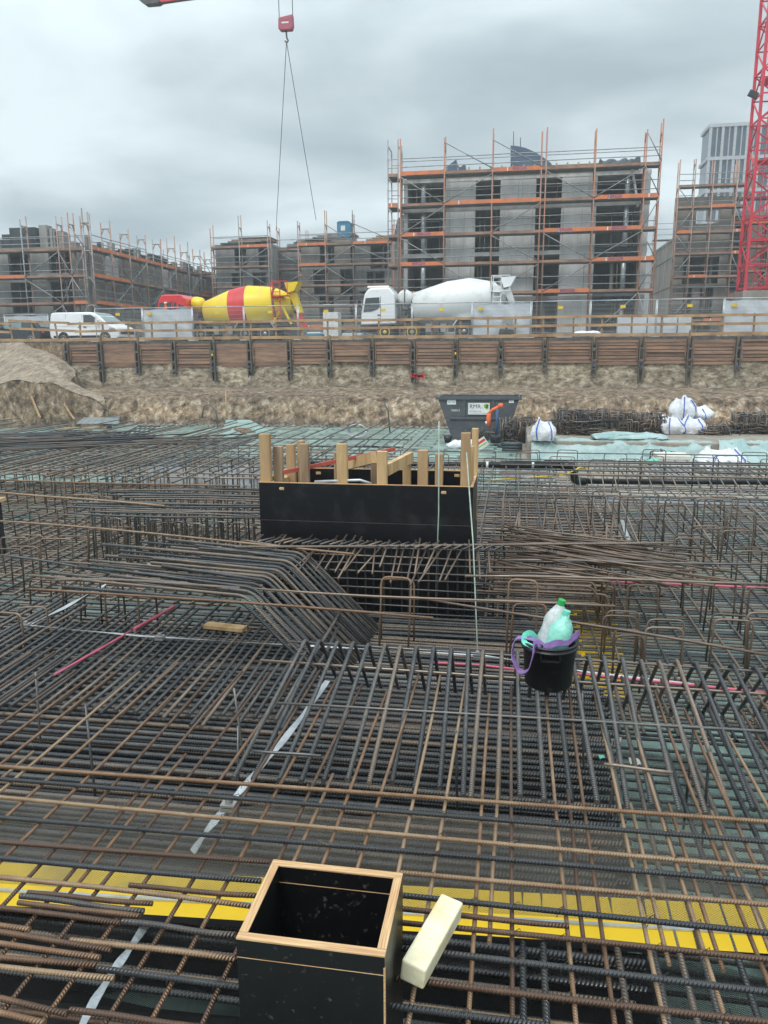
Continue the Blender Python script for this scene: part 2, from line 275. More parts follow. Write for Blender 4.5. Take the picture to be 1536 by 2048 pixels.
# ---------------------------------------------------------------- mesh helpers
class MB:
    def __init__(s): s.v = []; s.f = []; s.m = []; s.uv = []; s.sm = []; s.slots = []
    def slot(s, name):
        if name not in s.slots: s.slots.append(name)
        return s.slots.index(name)
    def face(s, idx, mname, uv=None, smooth=False):
        s.f.append(tuple(idx)); s.m.append(s.slot(mname)); s.uv.append(uv or [(0, 0)]*len(idx)); s.sm.append(smooth)
    def quad(s, a, b, c, d, mname, uv=None, smooth=False):
        k = len(s.v); s.v += [tuple(a), tuple(b), tuple(c), tuple(d)]; s.face((k, k+1, k+2, k+3), mname, uv, smooth)
    def poly(s, pts, mname):
        k = len(s.v); s.v += [tuple(p) for p in pts]; s.face(range(k, k+len(pts)), mname)
    def box(s, x0, x1, y0, y1, z0, z1, mname, M=None):
        P = [Vector(p) for p in ((x0,y0,z0),(x1,y0,z0),(x1,y1,z0),(x0,y1,z0),(x0,y0,z1),(x1,y0,z1),(x1,y1,z1),(x0,y1,z1))]
        if M is not None: P = [M @ p for p in P]
        k = len(s.v); s.v += [tuple(p) for p in P]
        for q in ((0,3,2,1),(4,5,6,7),(0,1,5,4),(1,2,6,5),(2,3,7,6),(3,0,4,7)): s.face([k+i for i in q], mname)
    def beam(s, a, b, w, h, mname, up=(0,0,1)):
        a, b = Vector(a), Vector(b); d = (b-a); l = d.length
        if l < 1e-6: return
        d /= l; u = Vector(up)
        if abs(d.dot(u)) > .98: u = Vector((0,1,0))
        sd_ = d.cross(u).normalized(); u = sd_.cross(d)
        M = Matrix(((d.x, sd_.x, u.x, a.x), (d.y, sd_.y, u.y, a.y), (d.z, sd_.z, u.z, a.z), (0,0,0,1)))
        s.box(0, l, -w/2, w/2, -h/2, h/2, mname, M)
    def tube(s, pts, r, mname, n=6, cap=True, rs=None, smooth=True, u0=0.):
        pts = [Vector(p) for p in pts]; m = len(pts)
        t0 = (pts[1]-pts[0]).normalized()
        nrm = Vector((0,0,1)) if abs(t0.z) < .9 else Vector((0,1,0))
        nrm = (nrm - t0*nrm.dot(t0)).normalized(); k = len(s.v); us = []; u = u0
        for i, p in enumerate(pts):
            if i == 0: t = pts[1]-pts[0]
            elif i == m-1: t = pts[-1]-pts[-2]
            else: t = (pts[i+1]-p).normalized() + (p-pts[i-1]).normalized()
            t = t.normalized(); nrm = (nrm - t*nrm.dot(t))
            if nrm.length < 1e-5: nrm = t.orthogonal()
            nrm.normalize(); bi = t.cross(nrm)
            if i: u += (p-pts[i-1]).length
            us.append(u); rr = rs[i] if rs else r
            for j in range(n):
                a = 2*PI*j/n; s.v.append(tuple(p + nrm*(rr*_c(a)) + bi*(rr*_s(a))))
        for i in range(m-1):
            for j in range(n):
                j2 = (j+1) % n
                s.face((k+i*n+j, k+i*n+j2, k+(i+1)*n+j2, k+(i+1)*n+j), mname, [(us[i], j/n), (us[i], (j+1)/n), (us[i+1], (j+1)/n), (us[i+1], j/n)], smooth)
        if cap:
            s.face([k+j for j in range(n)][::-1], mname); s.face([k+(m-1)*n+j for j in range(n)], mname)
    def lathe(s, prof, n, mname, M=None, smooth=True, mats=None, caps=True):
        """prof: (axis position, radius) about local X"""
        k = len(s.v)
        for x, r in prof:
            for j in range(n):
                a = 2*PI*j/n; p = Vector((x, r*_c(a), r*_s(a)))
                if M is not None: p = M @ p
                s.v.append(tuple(p))
        for i in range(len(prof)-1):
            mm = mats[i] if mats else mname
            for j in range(n):
                j2 = (j+1) % n; s.face((k+i*n+j, k+(i+1)*n+j, k+(i+1)*n+j2, k+i*n+j2), mm, None, smooth)
        if caps:
            s.face([k+j for j in range(n)], mname); s.face([k+(len(prof)-1)*n+j for j in range(n)][::-1], mname)
    def prism(s, prof, y0, y1, mname, M=None, inset=0., axis='y'):
        """outline (x, z) extruded from y0 to y1"""
        n = len(prof); k = len(s.v)
        for y in (y0, y1):
            for x, z in prof:
                p = Vector((x, y, z))
                if M is not None: p = M @ p
                s.v.append(tuple(p))
        s.face([k+i for i in range(n)], mname); s.face([k+n+i for i in range(n)][::-1], mname)
        for i in range(n):
            j = (i+1) % n; s.face((k+i, k+n+i, k+n+j, k+j), mname)
    def build(s, name, parent=None, bevel=0., loc=None, rot=None, fix=False):
        me = bpy.data.meshes.new(name); me.from_pydata(s.v, [], s.f)
        for q in s.slots: me.materials.append(MATS[q])
        me.polygons.foreach_set('material_index', s.m); me.polygons.foreach_set('use_smooth', s.sm)
        uvl = me.uv_layers.new(name='UVMap'); flat = []
        for u in s.uv:
            for a in u: flat += [a[0], a[1]]
        uvl.data.foreach_set('uv', flat); me.update()
        if fix:
            bm = bmesh.new(); bm.from_mesh(me); bmesh.ops.recalc_face_normals(bm, faces=bm.faces); bm.to_mesh(me); bm.free()
        o = bpy.data.objects.new(name, me); C.objects.link(o)
        if parent: o.parent = parent
        if loc is not None: o.location = loc
        if rot is not None: o.rotation_euler = rot
        if bevel:
            b = o.modifiers.new('bevel', 'BEVEL'); b.width = bevel; b.segments = 2; b.limit_method = 'ANGLE'
        return o
def tag(o, label=None, cat=None, group=None, kind=None):
    if label: o['label'] = label
    if cat: o['category'] = cat
    if group: o['group'] = group
    if kind: o['kind'] = kind
    return o
def thing(name, label, cat, loc=(0,0,0), rotz=0., group=None):
    o = bpy.data.objects.new(name, None); C.objects.link(o); o.empty_display_size = .1
    o.location = loc; o.rotation_euler = (0, 0, rotz); return tag(o, label, cat, group)
def copy_tree(root, loc, rotz, label):
    def cp(o, par):
        c = o.copy(); C.objects.link(c)
        if par: c.parent = par
        for ch in o.children: cp(ch, c)
        return c
    r = cp(root, None); r.location = loc; r.rotation_euler = (0, 0, rotz); r['label'] = label; return r
def text_obj(name, txt, size, mname, parent, M, depth=.002, font_scale=(1, 1)):
    cu = bpy.data.curves.new(name, 'FONT'); cu.body = txt; cu.size = size; cu.extrude = depth; cu.align_x = 'CENTER'; cu.align_y = 'CENTER'
    t = bpy.data.objects.new(name, cu); C.objects.link(t)
    dg = bpy.context.evaluated_depsgraph_get(); me = bpy.data.meshes.new_from_object(t.evaluated_get(dg))
    bpy.data.objects.remove(t); me.materials.clear(); me.materials.append(MATS[mname])
    o = bpy.data.objects.new(name, me); C.objects.link(o); o.parent = parent; o.matrix_local = M; return o
FACE = Matrix.Rotation(PI/2, 4, 'X')       # text upright, readable from -Y
def arcbend(pts, rad, seg=4):
    """polyline with rounded corners"""
    pts = [Vector(p) for p in pts]; out_ = [pts[0]]
    for i in range(1, len(pts)-1):
        a, b, c = pts[i-1], pts[i], pts[i+1]; da = (a-b).normalized(); dc = (c-b).normalized()
        l = min(rad, (a-b).length*.45, (c-b).length*.45)
        p0, p2 = b+da*l, b+dc*l
        for k in range(seg+1):
            t = k/seg; out_.append(p0*(1-t)**2 + b*2*t*(1-t) + p2*t*t)
    out_.append(pts[-1]); return out_
def rel(pts, o): return [Vector(p)-Vector(o) for p in pts]

POOL = {}
def pool(root, name, mb, **kw):
    if mb.v: POOL.setdefault((root.name, name), []).append((mb, root, kw))
def flush():
    for (rn, name), L_ in POOL.items():
        keep = L_
        if len(L_) > 100:
            keep = L_[:100]; big = MB()
            for mb, root, kw in L_[100:]:
                k = len(big.v); big.v += mb.v
                for f, mi, uv, sm in zip(mb.f, mb.m, mb.uv, mb.sm): big.face([k+i for i in f], mb.slots[mi], uv, sm)
            tag(big.build(name, root), kind='stuff')
        for mb, root, kw in keep: mb.build(name, root, **kw)
    POOL.clear()
# ================================================================ SETTING
G = 2.3            # street level
FZ, FZ2 = -.82, -1.75   # pit floor near / far
def build_setting():
    m = MB(); m.quad((-60,-12,FZ),(40,-12,FZ),(40,12.6,FZ),(-60,12.6,FZ),'pit_floor')
    m.quad((-60,12.6,FZ),(.3,12.6,FZ),(.3,13.8,FZ2),(-60,13.8,FZ2),'pit_floor'); m.quad((.3,12.6,FZ),(40,12.6,FZ),(40,13.8,FZ2),(.3,13.8,FZ2),'grey_plastic')
    m.quad((-60,13.8,FZ2),(.3,13.8,FZ2),(.3,36,FZ2),(-60,36,FZ2),'pit_floor'); m.quad((.3,13.8,FZ2),(40,13.8,FZ2),(40,18.5,FZ2),(.3,18.5,FZ2),'grey_plastic'); m.quad((.3,18.5,FZ2),(40,18.5,FZ2),(40,36,FZ2),(.3,36,FZ2),'soil')
    tag(m.build('ground'), kind='structure')
    m = MB(); m.box(-70,60,40.25,1500,G-.4,G,'asphalt'); m.box(-1500,-70,40.25,1500,G-.4,G,'soil'); m.box(60,1500,40.25,1500,G-.4,G,'soil')
    tag(m.build('street'), kind='structure')
    # lower earth bank under the wall, rough surface
    rr = random.Random(3); m = MB(); nx, nz = 240, 16; x0, x1 = -40., 30.
    for i in range(nx+1):
        x = x0+(x1-x0)*i/nx
        for j in range(nz+1):
            t = j/nz
            if t < .72: q = t/.72; y = 35.0+.75*q**1.2; z = FZ2-.1+q*1.42
            else: q = (t-.72)/.28; y = 35.75+4.15*q; z = FZ2+1.32+.28*q**.6
            b = _s(x*1.3)*.07+_s(x*3.1+1)*.05+_s(x*.37)*.20
            am = .085 if j not in (nz,) else .02
            m.v.append((x+rr.uniform(-.08,.08), y+b*(1-t)+rr.uniform(-am,am), z+rr.uniform(-am,am)*.6))
    for i in range(nx):
        for j in range(nz):
            a = i*(nz+1)+j; m.face((a, a+nz+1, a+nz+2, a+1), 'earth_face', None, True)
    tag(m.build('earth_bank'), kind='structure')
    # sand slope on the left, coming down from the street to a cut face
    m = MB(); nx, ny = 120, 60
    for i in range(nx+1):
        for j in range(ny+1):
            t = j/ny; xr = -25.0+6.2*t+ .5*_s(t*9)
            x = -48+(xr+48)*(i/nx)**.7; y = 40.1-7.1*t; z = G+.02-(G-.36)*t**.92
            e_ = max(0, (i/nx-.86)/.14); z -= e_**1.6*1.1
            z += .07*_s(x*1.9+y*2.3)*_s(y*1.1+x*.4)+.06*_s(x*3.1+y*1.2+2*_s(y*.8))-.07*max(0,_s((x+.9*y)*1.5+.4*_s(y)))**4+rr.uniform(-.02,.02)
            m.v.append((x+rr.uniform(-.05,.05), y, min(z, G)))
    for i in range(nx):
        for j in range(ny):
            a = i*(ny+1)+j; m.face((a, a+1, a+ny+2, a+ny+1), 'bank', None, True)
    top = [m.v[i*(ny+1)+ny] for i in range(nx+1)]; side = [m.v[nx*(ny+1)+j] for j in range(ny, -1, -1)]
    edge = top+side[1:]; k = len(m.v); nn = 8
    for x, y, z in edge:
        for j in range(nn+1):
            t = j/nn; m.v.append((x+rr.uniform(-.07,.07)+.35*t*(1 if y > 33.2 else 0), y-.25*t+rr.uniform(-.09,.09), z+(FZ2-.1-z)*t))
    for i in range(len(edge)-1):
        for j in range(nn):
            a = k+i*(nn+1)+j; m.face((a, a+1, a+nn+2, a+nn+1), 'earth_face', None, True)
    tag(m.build('sand_slope'), kind='structure')
    # things leaning at the foot of that face
    for (a, b, w, lab) in (((62,792),(80,835),.09,'short weathered plank leaning on the cut earth face at far left'),((128,808),(148,838),.07,'short pale batten leaning on the earth face right of the leaning plank')):
        m = MB(); p, q = V(*b, 32.5), V(*a, 32.8); m.beam((0,0,0), q-p, w, .04, 'timber'); tag(m.build('leaning_plank', loc=p), lab, 'plank')
def stones():
    rq = random.Random(44); m = MB()
    for k in range(900):
        x = rq.uniform(-27,13); t = rq.random()
        if k % 3: y = 34.4+rq.random()*.6; z = FZ2
        else: y = rq.uniform(36,39.5); z = -.38+(y-36)*.035
        r = rq.uniform(.03,.11); n = 5; c = len(m.v)
        for j, (zz, q) in enumerate(((-.5,.7),(.2,1.),(.8,.45))):
            for a in range(n): w = q*rq.uniform(.7,1.25); m.v.append((x+r*w*_c(2*PI*a/n+j), y+r*w*_s(2*PI*a/n+j), z+r*zz+r*.3))
        for j in range(2):
            for a in range(n): m.face((c+j*n+a, c+j*n+(a+1)%n, c+(j+1)*n+(a+1)%n, c+(j+1)*n+a), 'soil')
        m.face([c+2*n+a for a in range(n)], 'soil')
    tag(m.build('rubble'), 'loose clods and stones along the foot of the earth bank', 'rubble', kind='stuff')
build_setting(); stones()

# ---------------------------------------------------------------- retaining wall
def build_wall():
    root = thing('retaining_wall', 'soldier pile retaining wall with brown timber lagging above rough sprayed face', 'retaining wall', (0, 40, 0))
    px = [137,203,277,350,428,501,580,660,745,827,912,1002,1090,1188,1282,1378,1475,1574]
    xs = [V(x, 700, 40).x for x in px]
    rr = random.Random(5)
    for i in range(len(xs)-1):
        a, b = xs[i]+.13, xs[i+1]-.13; m = MB(); z = G-.12-rr.random()*.05; zb = 1.05+rr.uniform(-.08,.1)
        style = rr.random()
        smooth_ = i in (1, 4, 5)
        while z > zb:
            h = rr.uniform(.10,.17) if not smooth_ else .24; g = rr.uniform(.012,.04) if not smooth_ else .006; d = rr.uniform(0,.08) if not smooth_ else rr.uniform(0,.01)
            m.box(a, b, -.05-d, .06, z-h, z, 'lagging'); z -= h+g
        if not smooth_ or i == 5:
            m.box(a+.02, a+.09, -.16, -.132, zb+.1, G-.3, 'lagging'); m.box(b-.09, b-.02, -.16, -.132, zb+.1, G-.3, 'lagging')
        m.box(a-.02, b+.02, .065, .18, zb-.1, G-.02, 'chassis')
        m.build('timber_lagging', root)
    # continuing out of the frame
    for i, x in enumerate(xs):
        m = MB(); top = G+rr.choice([.0,.02,.22,.28]) ; bot = rr.uniform(.15,.75)
        for sx in (-.12, .065):
            m.box(x+sx, x+sx+.055, -.27, -.17, bot+rr.uniform(-.3,.1), G-.15+rr.uniform(-.03,.03), 'pile_steel'); m.box(x+sx+.018, x+sx+.037, -.17, .1, bot-.1, G-.05, 'pile_steel')
        m.box(x-.028, x+.028, -.10, .1, G-.4, top, 'timber_dark')
        for zz in (1.75, 1.2, .75): m.box(x-.09, x+.09, -.285, -.27, zz-.05+rr.uniform(-.05,.05), zz+.05, 'pile_steel')
        p = m.build('soldier_pile', root)
        k = MB(); zz = .95+rr.uniform(-.1,.1); k.lathe([(-.09,.055),(.0,.055),(.02,.03),(.1,.03)], 10, 'blue_steel' if i % 3 else 'pile_steel', Matrix.Translation((x,-.3,zz)) @ Matrix.Rotation(PI/2,4,'Z')); k.build('anchor_head', p)
        if i in (4, 10): k = MB(); k.box(x-.04, x+.04, -.30, -.29, 1.5, 1.62, 'tag_yellow'); k.build('marker_tag', p)
    m = MB(); nx, nz = 220, 14; xl, xr = xs[0]-3.2, 32.
    for i in range(nx+1):
        x = xl+(xr-xl)*i/nx
        for j in range(nz+1):
            z = -.75+(1.2+.75)*j/nz
            dpt = .03*_s(x*2.2+z)+.02*_s(x*5.1+z*4)+rr.uniform(-.045,.045)
            m.v.append((x, -.0+dpt-(.16 if j < 2 else 0)-(.25+rr.uniform(0,.15) if x < xs[0]+.9 else 0)*(1-j/nz), z))
    for i in range(nx):
        for j in range(nz):
            a = i*(nz+1)+j; m.face((a, a+nz+1, a+nz+2, a+1), 'spray_face', None, True)
    m.build('sprayed_face', root)
    m = MB(); p = V(833, 752, 39.6)-Vector((0,40,0))
    for k in range(9): m.box(p.x-.3+k*.07, p.x-.2+k*.07+.03, -.32, -.30, p.z-.06+rr.uniform(-.08,.05), p.z+.05+rr.uniform(-.05,.08), 'red')
    m.build('red_paint_mark', root)
    m = MB(); m.box(-60, 45, .07, .25, -2, G-.03, 'earth_face'); m.build('wall_core', root)
build_wall()

# ---------------------------------------------------------------- guard rail on the edge
def build_guard():
    root = thing('timber_guard_rail', 'long timber guard rail of posts and three rails along the pit edge', 'guard rail', (0, 40.6, G))
    rr = random.Random(8); xs = []; x = -31.
    while x < 16: xs.append(x); x += 1.42+rr.uniform(-.08,.08)
    for x in xs:
        m = MB(); l = rr.uniform(-.03,.03)+(-.12 if x < -25 else 0); m.beam((x+l,0,1.08),(x,0,-.15),.09,.05,'timber_dark',up=(0,1,0)); m.build('post', root)
    for zz in (1.0, .58, .12):
        x = -32.; prev = zz
        while x < 17:
            ln = rr.uniform(3.6,4.4); a = zz+rr.uniform(-.025,.025); b = zz+rr.uniform(-.03,.03)
            if x < -27: a += .2*(1 if zz > .5 else 0); 
            m = MB(); m.beam((x,-.055-rr.uniform(0,.01),a),(x+ln,-.055-rr.uniform(0,.01),b),.03,.13 if zz > .2 else .16,'rail_wood'); m.build('rail', root); x += ln-.15
build_guard()

# ---------------------------------------------------------------- scaffolds and shells
def scaffold(label, loc, rotz, xs, decks, top, orange=.6, depth=.75, off=.35, stair=None, bolt=True, group='steel scaffolds round the building shells', seed=1, braces=True, pal='scaf_rust', fat=1.):
    """local x along the facade, local -y away from it; decks are heights above the street"""
    root = thing('scaffold', label, 'scaffold', loc, rotz, group); rr = random.Random(seed)
    yi, yo = -off, -off-depth; R = .036*fat
    nst = 0
    for x in xs:
        for y in (yo, yi):
            t = top[xs.index(x)] if isinstance(top, list) else top
            t += rr.uniform(-.15,.25) - (0 if y == yo else rr.choice([0,.05]))
            if rr.random() < .5: t = max(t, decks[-1]+2.2)
            m = MB(); m.tube([(x,y,0),(x+rr.uniform(-.02,.02),y,t*.5),(x,y,t)], R, pal if rr.random() < .8 else 'scaf', 5); m.build('standard', root); nst += 1
        for z in list(decks)+[decks[-1]+1.95]:
            if z > (top[xs.index(x)] if isinstance(top, list) else top): continue
            m = MB()
            m.tube([(x,yo,z-.12),(x,yi,z-.12)], R*.9, 'scaf', 5)
            m.tube([(x,yo,z-.55),(x,yo+.22,z-.14)], R*.8, pal, 4); m.tube([(x,yi,z-.55),(x,yi-.22,z-.14)], R*.8, pal, 4)
            pool(root, 'cross_frame', m)
    for i in range(len(xs)-1):
        a, b = xs[i], xs[i+1]
        for k, z in enumerate(decks):
            m = MB(); m.box(a+.03, b-.03, yo+.05, yi-.02, z-.06, z, 'deck'); d = m.build('deck', root)
            o_ = rr.random() < orange
            m = MB(); m.box(a+.02, b-.02, yo-.035, yo, z+.0, z+(.16 if not o_ else .24), 'orange' if o_ else 'toe_brown')
            if rr.random() < .5 and o_: m.box(a+(b-a)*.3, a+(b-a)*.3+.06, yo-.04, yo-.036, z+.0, z+.23, 'white_sign')
            t_ = m.build('toe_board', d)
            if o_ and fat == 1.25 and rr.random() < .8 and (b-a) > 2.: text_obj('board_lettering', 'BERGER', .26, 'violet_ink', t_, Matrix.Translation(((a+b)/2+rr.uniform(-.4,.2), yo-.045, z+.12)) @ FACE)
        for z in list(decks)[::-1]+[.02]:
            for dz in (.5, 1.0):
                if z < 1 or rr.random() < .93: m = MB(); m.tube([(a,yo-.02,z+dz+rr.uniform(-.02,.02)),(b,yo-.02,z+dz+rr.uniform(-.02,.02))], R*.62, 'scaf', 4, cap=False); pool(root, 'guard_rail', m)
            if z > 1 and rr.random() < .6: m = MB(); m.tube([(a,yi,z+1.0),(b,yi,z+1.0)], R*.55, 'scaf', 4, cap=False); pool(root, 'guard_rail', m)
        if braces and rr.random() < .62:
            zz = [0]+list(decks)
            for k in range(len(zz)-1):
                if rr.random() < .75:
                    p, q = (a, b) if (k+i) % 2 else (b, a)
                    m = MB(); m.tube([(p,yo-.05,zz[k]+.1),(q,yo-.05,zz[k+1]-.1)], R*.75, 'scaf', 4); pool(root, 'brace', m)
            m = MB()
            if rr.random() < .5: m.tube([(a,yo-.05,decks[-1]+1.85),(b,yo-.05,decks[-1]+.2)], R*.75, 'scaf', 4)
            pool(root, 'brace', m)
    return root

def shell(label, loc, rotz, length, depth, storeys, pattern, wall='concrete', top_extra=None, seed=1, name='building_shell', cat='building', back=True, slab=.24, props=True, fmat=None):
    """pattern: list of (x0, x1) solid stretches of front wall; storeys: list of floor heights above street"""
    root = thing(name, label, cat, loc, rotz, 'unfinished concrete building shells'); rr = random.Random(seed)
    for k in range(len(storeys)-1):
        z0, z1 = storeys[k], storeys[k+1]
        pat = pattern[k % len(pattern)] if isinstance(pattern[0], list) else pattern
        for a, b in pat:
            m = MB(); m.box(a, b, 0, .28, z0, z1-slab, wall)
            for _ in range(int((b-a)/.9)):      # formwork joints
                x = rr.uniform(a+.1, b-.1); m.box(x-.012, x+.012, -.006, 0, z0+.05, z1-slab-.05, 'concrete_dark')
            pool(root, 'wall_panel', m)
        m = MB(); m.box(-.02, length+.02, -.03, depth, z1-slab, z1, wall if k % 2 else 'concrete_dark'); m.build('floor_slab', root)
        m = MB(); m.box(.3, length-.3, 4.2, 4.4, z0, z1-slab, 'concrete_dark'); pool(root, 'inner_wall', m)
        m = MB(); m.box(.02, .27, .3, depth, z0, z1-slab, wall); pool(root, 'side_wall', m)
        m = MB(); m.box(length-.27, length-.02, .3, depth, z0, z1-slab, wall); pool(root, 'side_wall', m)
        for _ in range(max(1, int(length/4))):
            x = rr.uniform(1, length-1); m = MB(); m.box(x, x+.2, .9, 4.1, z0, z1-slab, 'concrete_dark'); pool(root, 'inner_wall', m)
        if props:
            for _ in range(int(length/1.1)):
                x = rr.uniform(.3, length-.3); m = MB(); m.tube([(x, rr.uniform(.4,.9), z0),(x, .6, z1-slab)], .035, 'scaf' if rr.random() < .7 else 'scaf_rust', 5); pool(root, 'steel_prop', m)
    return root

def wx(px, Y): return V(px, 640, Y).x
def build_far():
    # big shell in the middle
    Y = 53.4; x0 = wx(806, Y); Ln = wx(1285, Y)-x0
    f = lambda p: wx(p, Y)-x0
    decks = [3.02, 4.88, 6.72, 8.58, 10.45]
    pat = [(f(885), f(947)), (f(995), f(1064)), (f(1114), f(1172)), (f(1172), f(1182)), (f(1268), Ln)]
    st = [0, 2.9, 5.75, 8.6, 10.42]
    r = shell('tallest unfinished shell, pale grey concrete with dark openings behind the orange boarded scaffold', (x0, Y, G), 0, Ln, 12, st, pat, 'concrete', seed=2)
    for k in range(4):
        for p in (845, 1242): m = MB(); m.tube([(f(p), .3, st[k]),(f(p), .3, st[k+1]-.24)], .17, 'galv', 10); m.build('round_column', r)
    rr = random.Random(77)
    for (p, q_, zt) in ((812, 885, 10.95), (1185, 1262, 11.25)):
        m = MB(); n_ = 14; a_, b_ = f(p), f(q_)          # crumpled sheeting over stacked formwork
        for i in range(n_+1):
            x = a_+(b_-a_)*i/n_; t_ = zt-rr.uniform(0,.22)
            for (y, z) in ((-.14-rr.uniform(0,.1), 10.5), (-.22-rr.uniform(0,.12), 10.8), (-.1, t_-.12), (.1, t_), (1.6, t_-.1), (1.7, 10.5)): m.v.append((x, y, z))
        for i in range(n_):
            for j in range(5): k = i*6+j; m.face((k, k+6, k+7, k+1), 'tarp_dark')
        m.face([0,1,2,3,4,5], 'tarp_dark'); m.face([n_*6+j for j in (5,4,3,2,1,0)], 'tarp_dark'); m.build('roof_tarp', r)
    for k in (1, 2):
        m = MB(); n_ = 16
        for i in range(n_+1):
            x = f(1182)+(f(1266)-f(1182))*i/n_; sg = .16*_s(i*1.3)+rr.uniform(-.05,.05)
            for (y, z) in ((-.06, st[k]+.1), (-.14, st[k]-.1), (-.05, st[k]-.45-sg)): m.v.append((x, y, z))
        for i in range(n_):
            for j in range(2): q0 = i*3+j; m.face((q0, q0+1, q0+4, q0+3), 'tarp_dark')
        m.build('hanging_sheet', r)
    for k in range(3): m = MB(); m.box(f(885+k*100), f(885+k*100+99), -.1, .1, 10.44, 10.80+.05*k, 'timber_dark'); m.build('parapet_formwork', r)
    for k in range(14): m = MB(); m.box(f(890+k*21), f(890+k*21)+.1, -.16, -.1, 10.44, 11.0, 'timber'); m.build('formwork_post', r)
    xs = [f(p) for p in (806, 889, 980, 1072, 1081, 1173, 1268, 1297)]
    s = scaffold('tallest scaffold with bright orange toe boards in front of the pale grey shell', (x0, Y, G), 0, xs, decks, [12.3,12.7,12.8,12.6,12.9,12.7,12.6,12.8], .5, seed=4, fat=1.25, pal='scaf_orange')
    # end tower on its left
    scaffold('narrow stair scaffold at the left end of the tallest shell', (x0, Y, G), 0, [f(782), f(801)], decks, 12.4, .3, seed=9, braces=False, depth=1.6, off=-.6)
    # slanted member at the right end
    m = MB(); m.beam((f(1262), -.2, 8.2), (f(1246), -.2, 10.6), .3, .12, 'concrete'); m.build('slanted_strut', r)
    # ---- two middle shells farther back
    Y = 75.
    for (a, b, zt, lab, sd_, oo) in ((437, 548, 12.2, 'small shell behind the yellow drum, left of the crane slings', 21, .12), (548, 606, 12.2, 'recessed grey link shell between the two small shells', 22, .05), (606, 712, 12.35, 'small shell with a blue portable toilet on its roof', 23, .3), (712, 790, 12.0, 'narrow shell tucked against the left end of the tallest scaffold', 24, .35)):
        off = 3. if a == 548 else 0
        x0, x1 = wx(a, Y), wx(b, Y); ln = x1-x0; rr = random.Random(sd_); h = V(a, 0, Y) and zt-G
        n = 4; st = [i*(h-.2)/n for i in range(n+1)]; pat = []
        for k in range(n):
            q = []; x = 0.
            while x < ln:
                w = rr.uniform(.9,2.2); q.append((x, min(ln, x+w))); x += w+rr.uniform(1.0,2.0)
            pat.append(q)
        r = shell(lab, (x0, Y+off, G), 0, ln, 9, st, pat, 'concrete_dark' if a != 606 else 'concrete_brown', seed=sd_)
        m = MB()
        for k in range(4):
            xa_ = .3+rr.uniform(0,.4)+k*ln*.12; m.box(xa_, min(ln-.1, xa_+ln*rr.uniform(.45,.7)), -.25+.1*k, 2.6, h-.19+.16*k, h-.19+.16*k+.13, rr.choice(['tarp_dark','timber_dark','concrete_dark']))
        m.build('roof_stack', r)
        nb = max(1, round(ln/2.9)); xs = [ln*i/nb for i in range(nb+1)]
        dk = [1.75, 3.65, 5.55, 7.42, 9.26]
        scaffold({437:'grey scaffold around the small shell behind the yellow drum',548:'scaffold across the recessed link left of the portable toilet',606:'scaffold with one long orange board below the blue portable toilet',712:'scaffold between the portable toilet and the tallest scaffold'}[a], (x0, Y+off, G), 0, xs, dk, [dk[-1]+rr.uniform(1.6,3.0) for _ in xs], oo, seed=sd_+40, fat=1.45)
    # low link at the back left
    x0, x1 = wx(338, 79), wx(440, 79); ln = x1-x0
    shell('low shell at the back corner behind the red truck cab', (x0, 79, G), 0, ln, 8, [0,2.6,5.0,7.2], [(0,.8),(2.2,3.1),(4.3,5.2)], 'concrete_dark', seed=31)
    scaffold('low grey scaffold at the back corner above the red truck cab', (x0, 79, G), 0, [0, ln/2, ln], [1.6,3.5,5.4,7.35], [9.9,9.5,10.2], .25, seed=32)
    # ---- left block: front and receding side
    Y = 56.; xa = -48.; xb = wx(183, Y); ln = xb-xa; g = lambda p: wx(p, Y)-xa
    r = shell('dark weathered shell at the far left behind the white van, its long side running back', (xa, Y, G), 0, ln, 26, [0,2.5,5.0,7.3], [(0, g(28)), (g(68), g(108)), (g(150), ln)], 'concrete_dark', seed=33)
    rr = random.Random(12)
    for (a, b, h) in ((4, 12, .7),(15,30,1.05),(36,86,1.45),(92,107,1.6),(109,114,1.4),(117,122,1.2),(123,129,1.1),(130,136,1.15),(137,142,1.),(143,160,.35)):
        m = MB(); m.box(g(a), g(b), rr.uniform(.0,.5), .9, 7.3, 7.3+h, 'tarp_dark' if rr.random() < .6 else 'concrete_dark'); m.build('parapet_panel', r)
    m = MB(); m.box(g(100), g(160), -1.0, .0, 5.0, 5.3, 'concrete_dark'); m.build('balcony', r)
    rr = random.Random(15)
    for k in range(3):
        y = .3
        while y < 25:
            w = rr.uniform(1.2,3.2); m = MB(); m.box(ln+.0, ln+.06, y, min(26,y+w), .1+k*2.5, 2.2+k*2.5-(.1 if k == 2 else 0), 'concrete_brown' if rr.random() < .6 else 'concrete'); m.build('side_wall', r); y += w+rr.uniform(.8,1.4)
    y = .2
    while y < 25:
        w = rr.uniform(.3,1.1); m = MB(); m.box(ln-.3, ln+.02, y, y+w, 7.3, 7.3+rr.uniform(.2,.9), 'tarp_dark' if rr.random() < .5 else 'concrete_dark'); m.build('parapet_panel', r); y += w+rr.uniform(.05,.5)
    scaffold('brown scaffold on the front of the far left shell behind the van', (xa, Y, G), 0, [g(-110), g(-20), g(76), g(145), g(168), g(196)], [1.1,3.02,4.97,6.87], [8.9,9.1,9.3,9.3,9.6,9.6], .45, seed=34, fat=1.45)
    scaffold('long scaffold receding along the far left shell', (xb, Y, G), PI/2, [-1.1+2.9*i for i in range(9)], [1.1,3.02,4.97,6.9], [9.3,9.1,9,9,9.1,9.6,9.6,9.4,9.4], .55, seed=35, fat=1.45)
    # ---- right shells
    Y = 74.; x0 = wx(1335, Y); ln = wx(1446, Y)-x0; h = 12.2
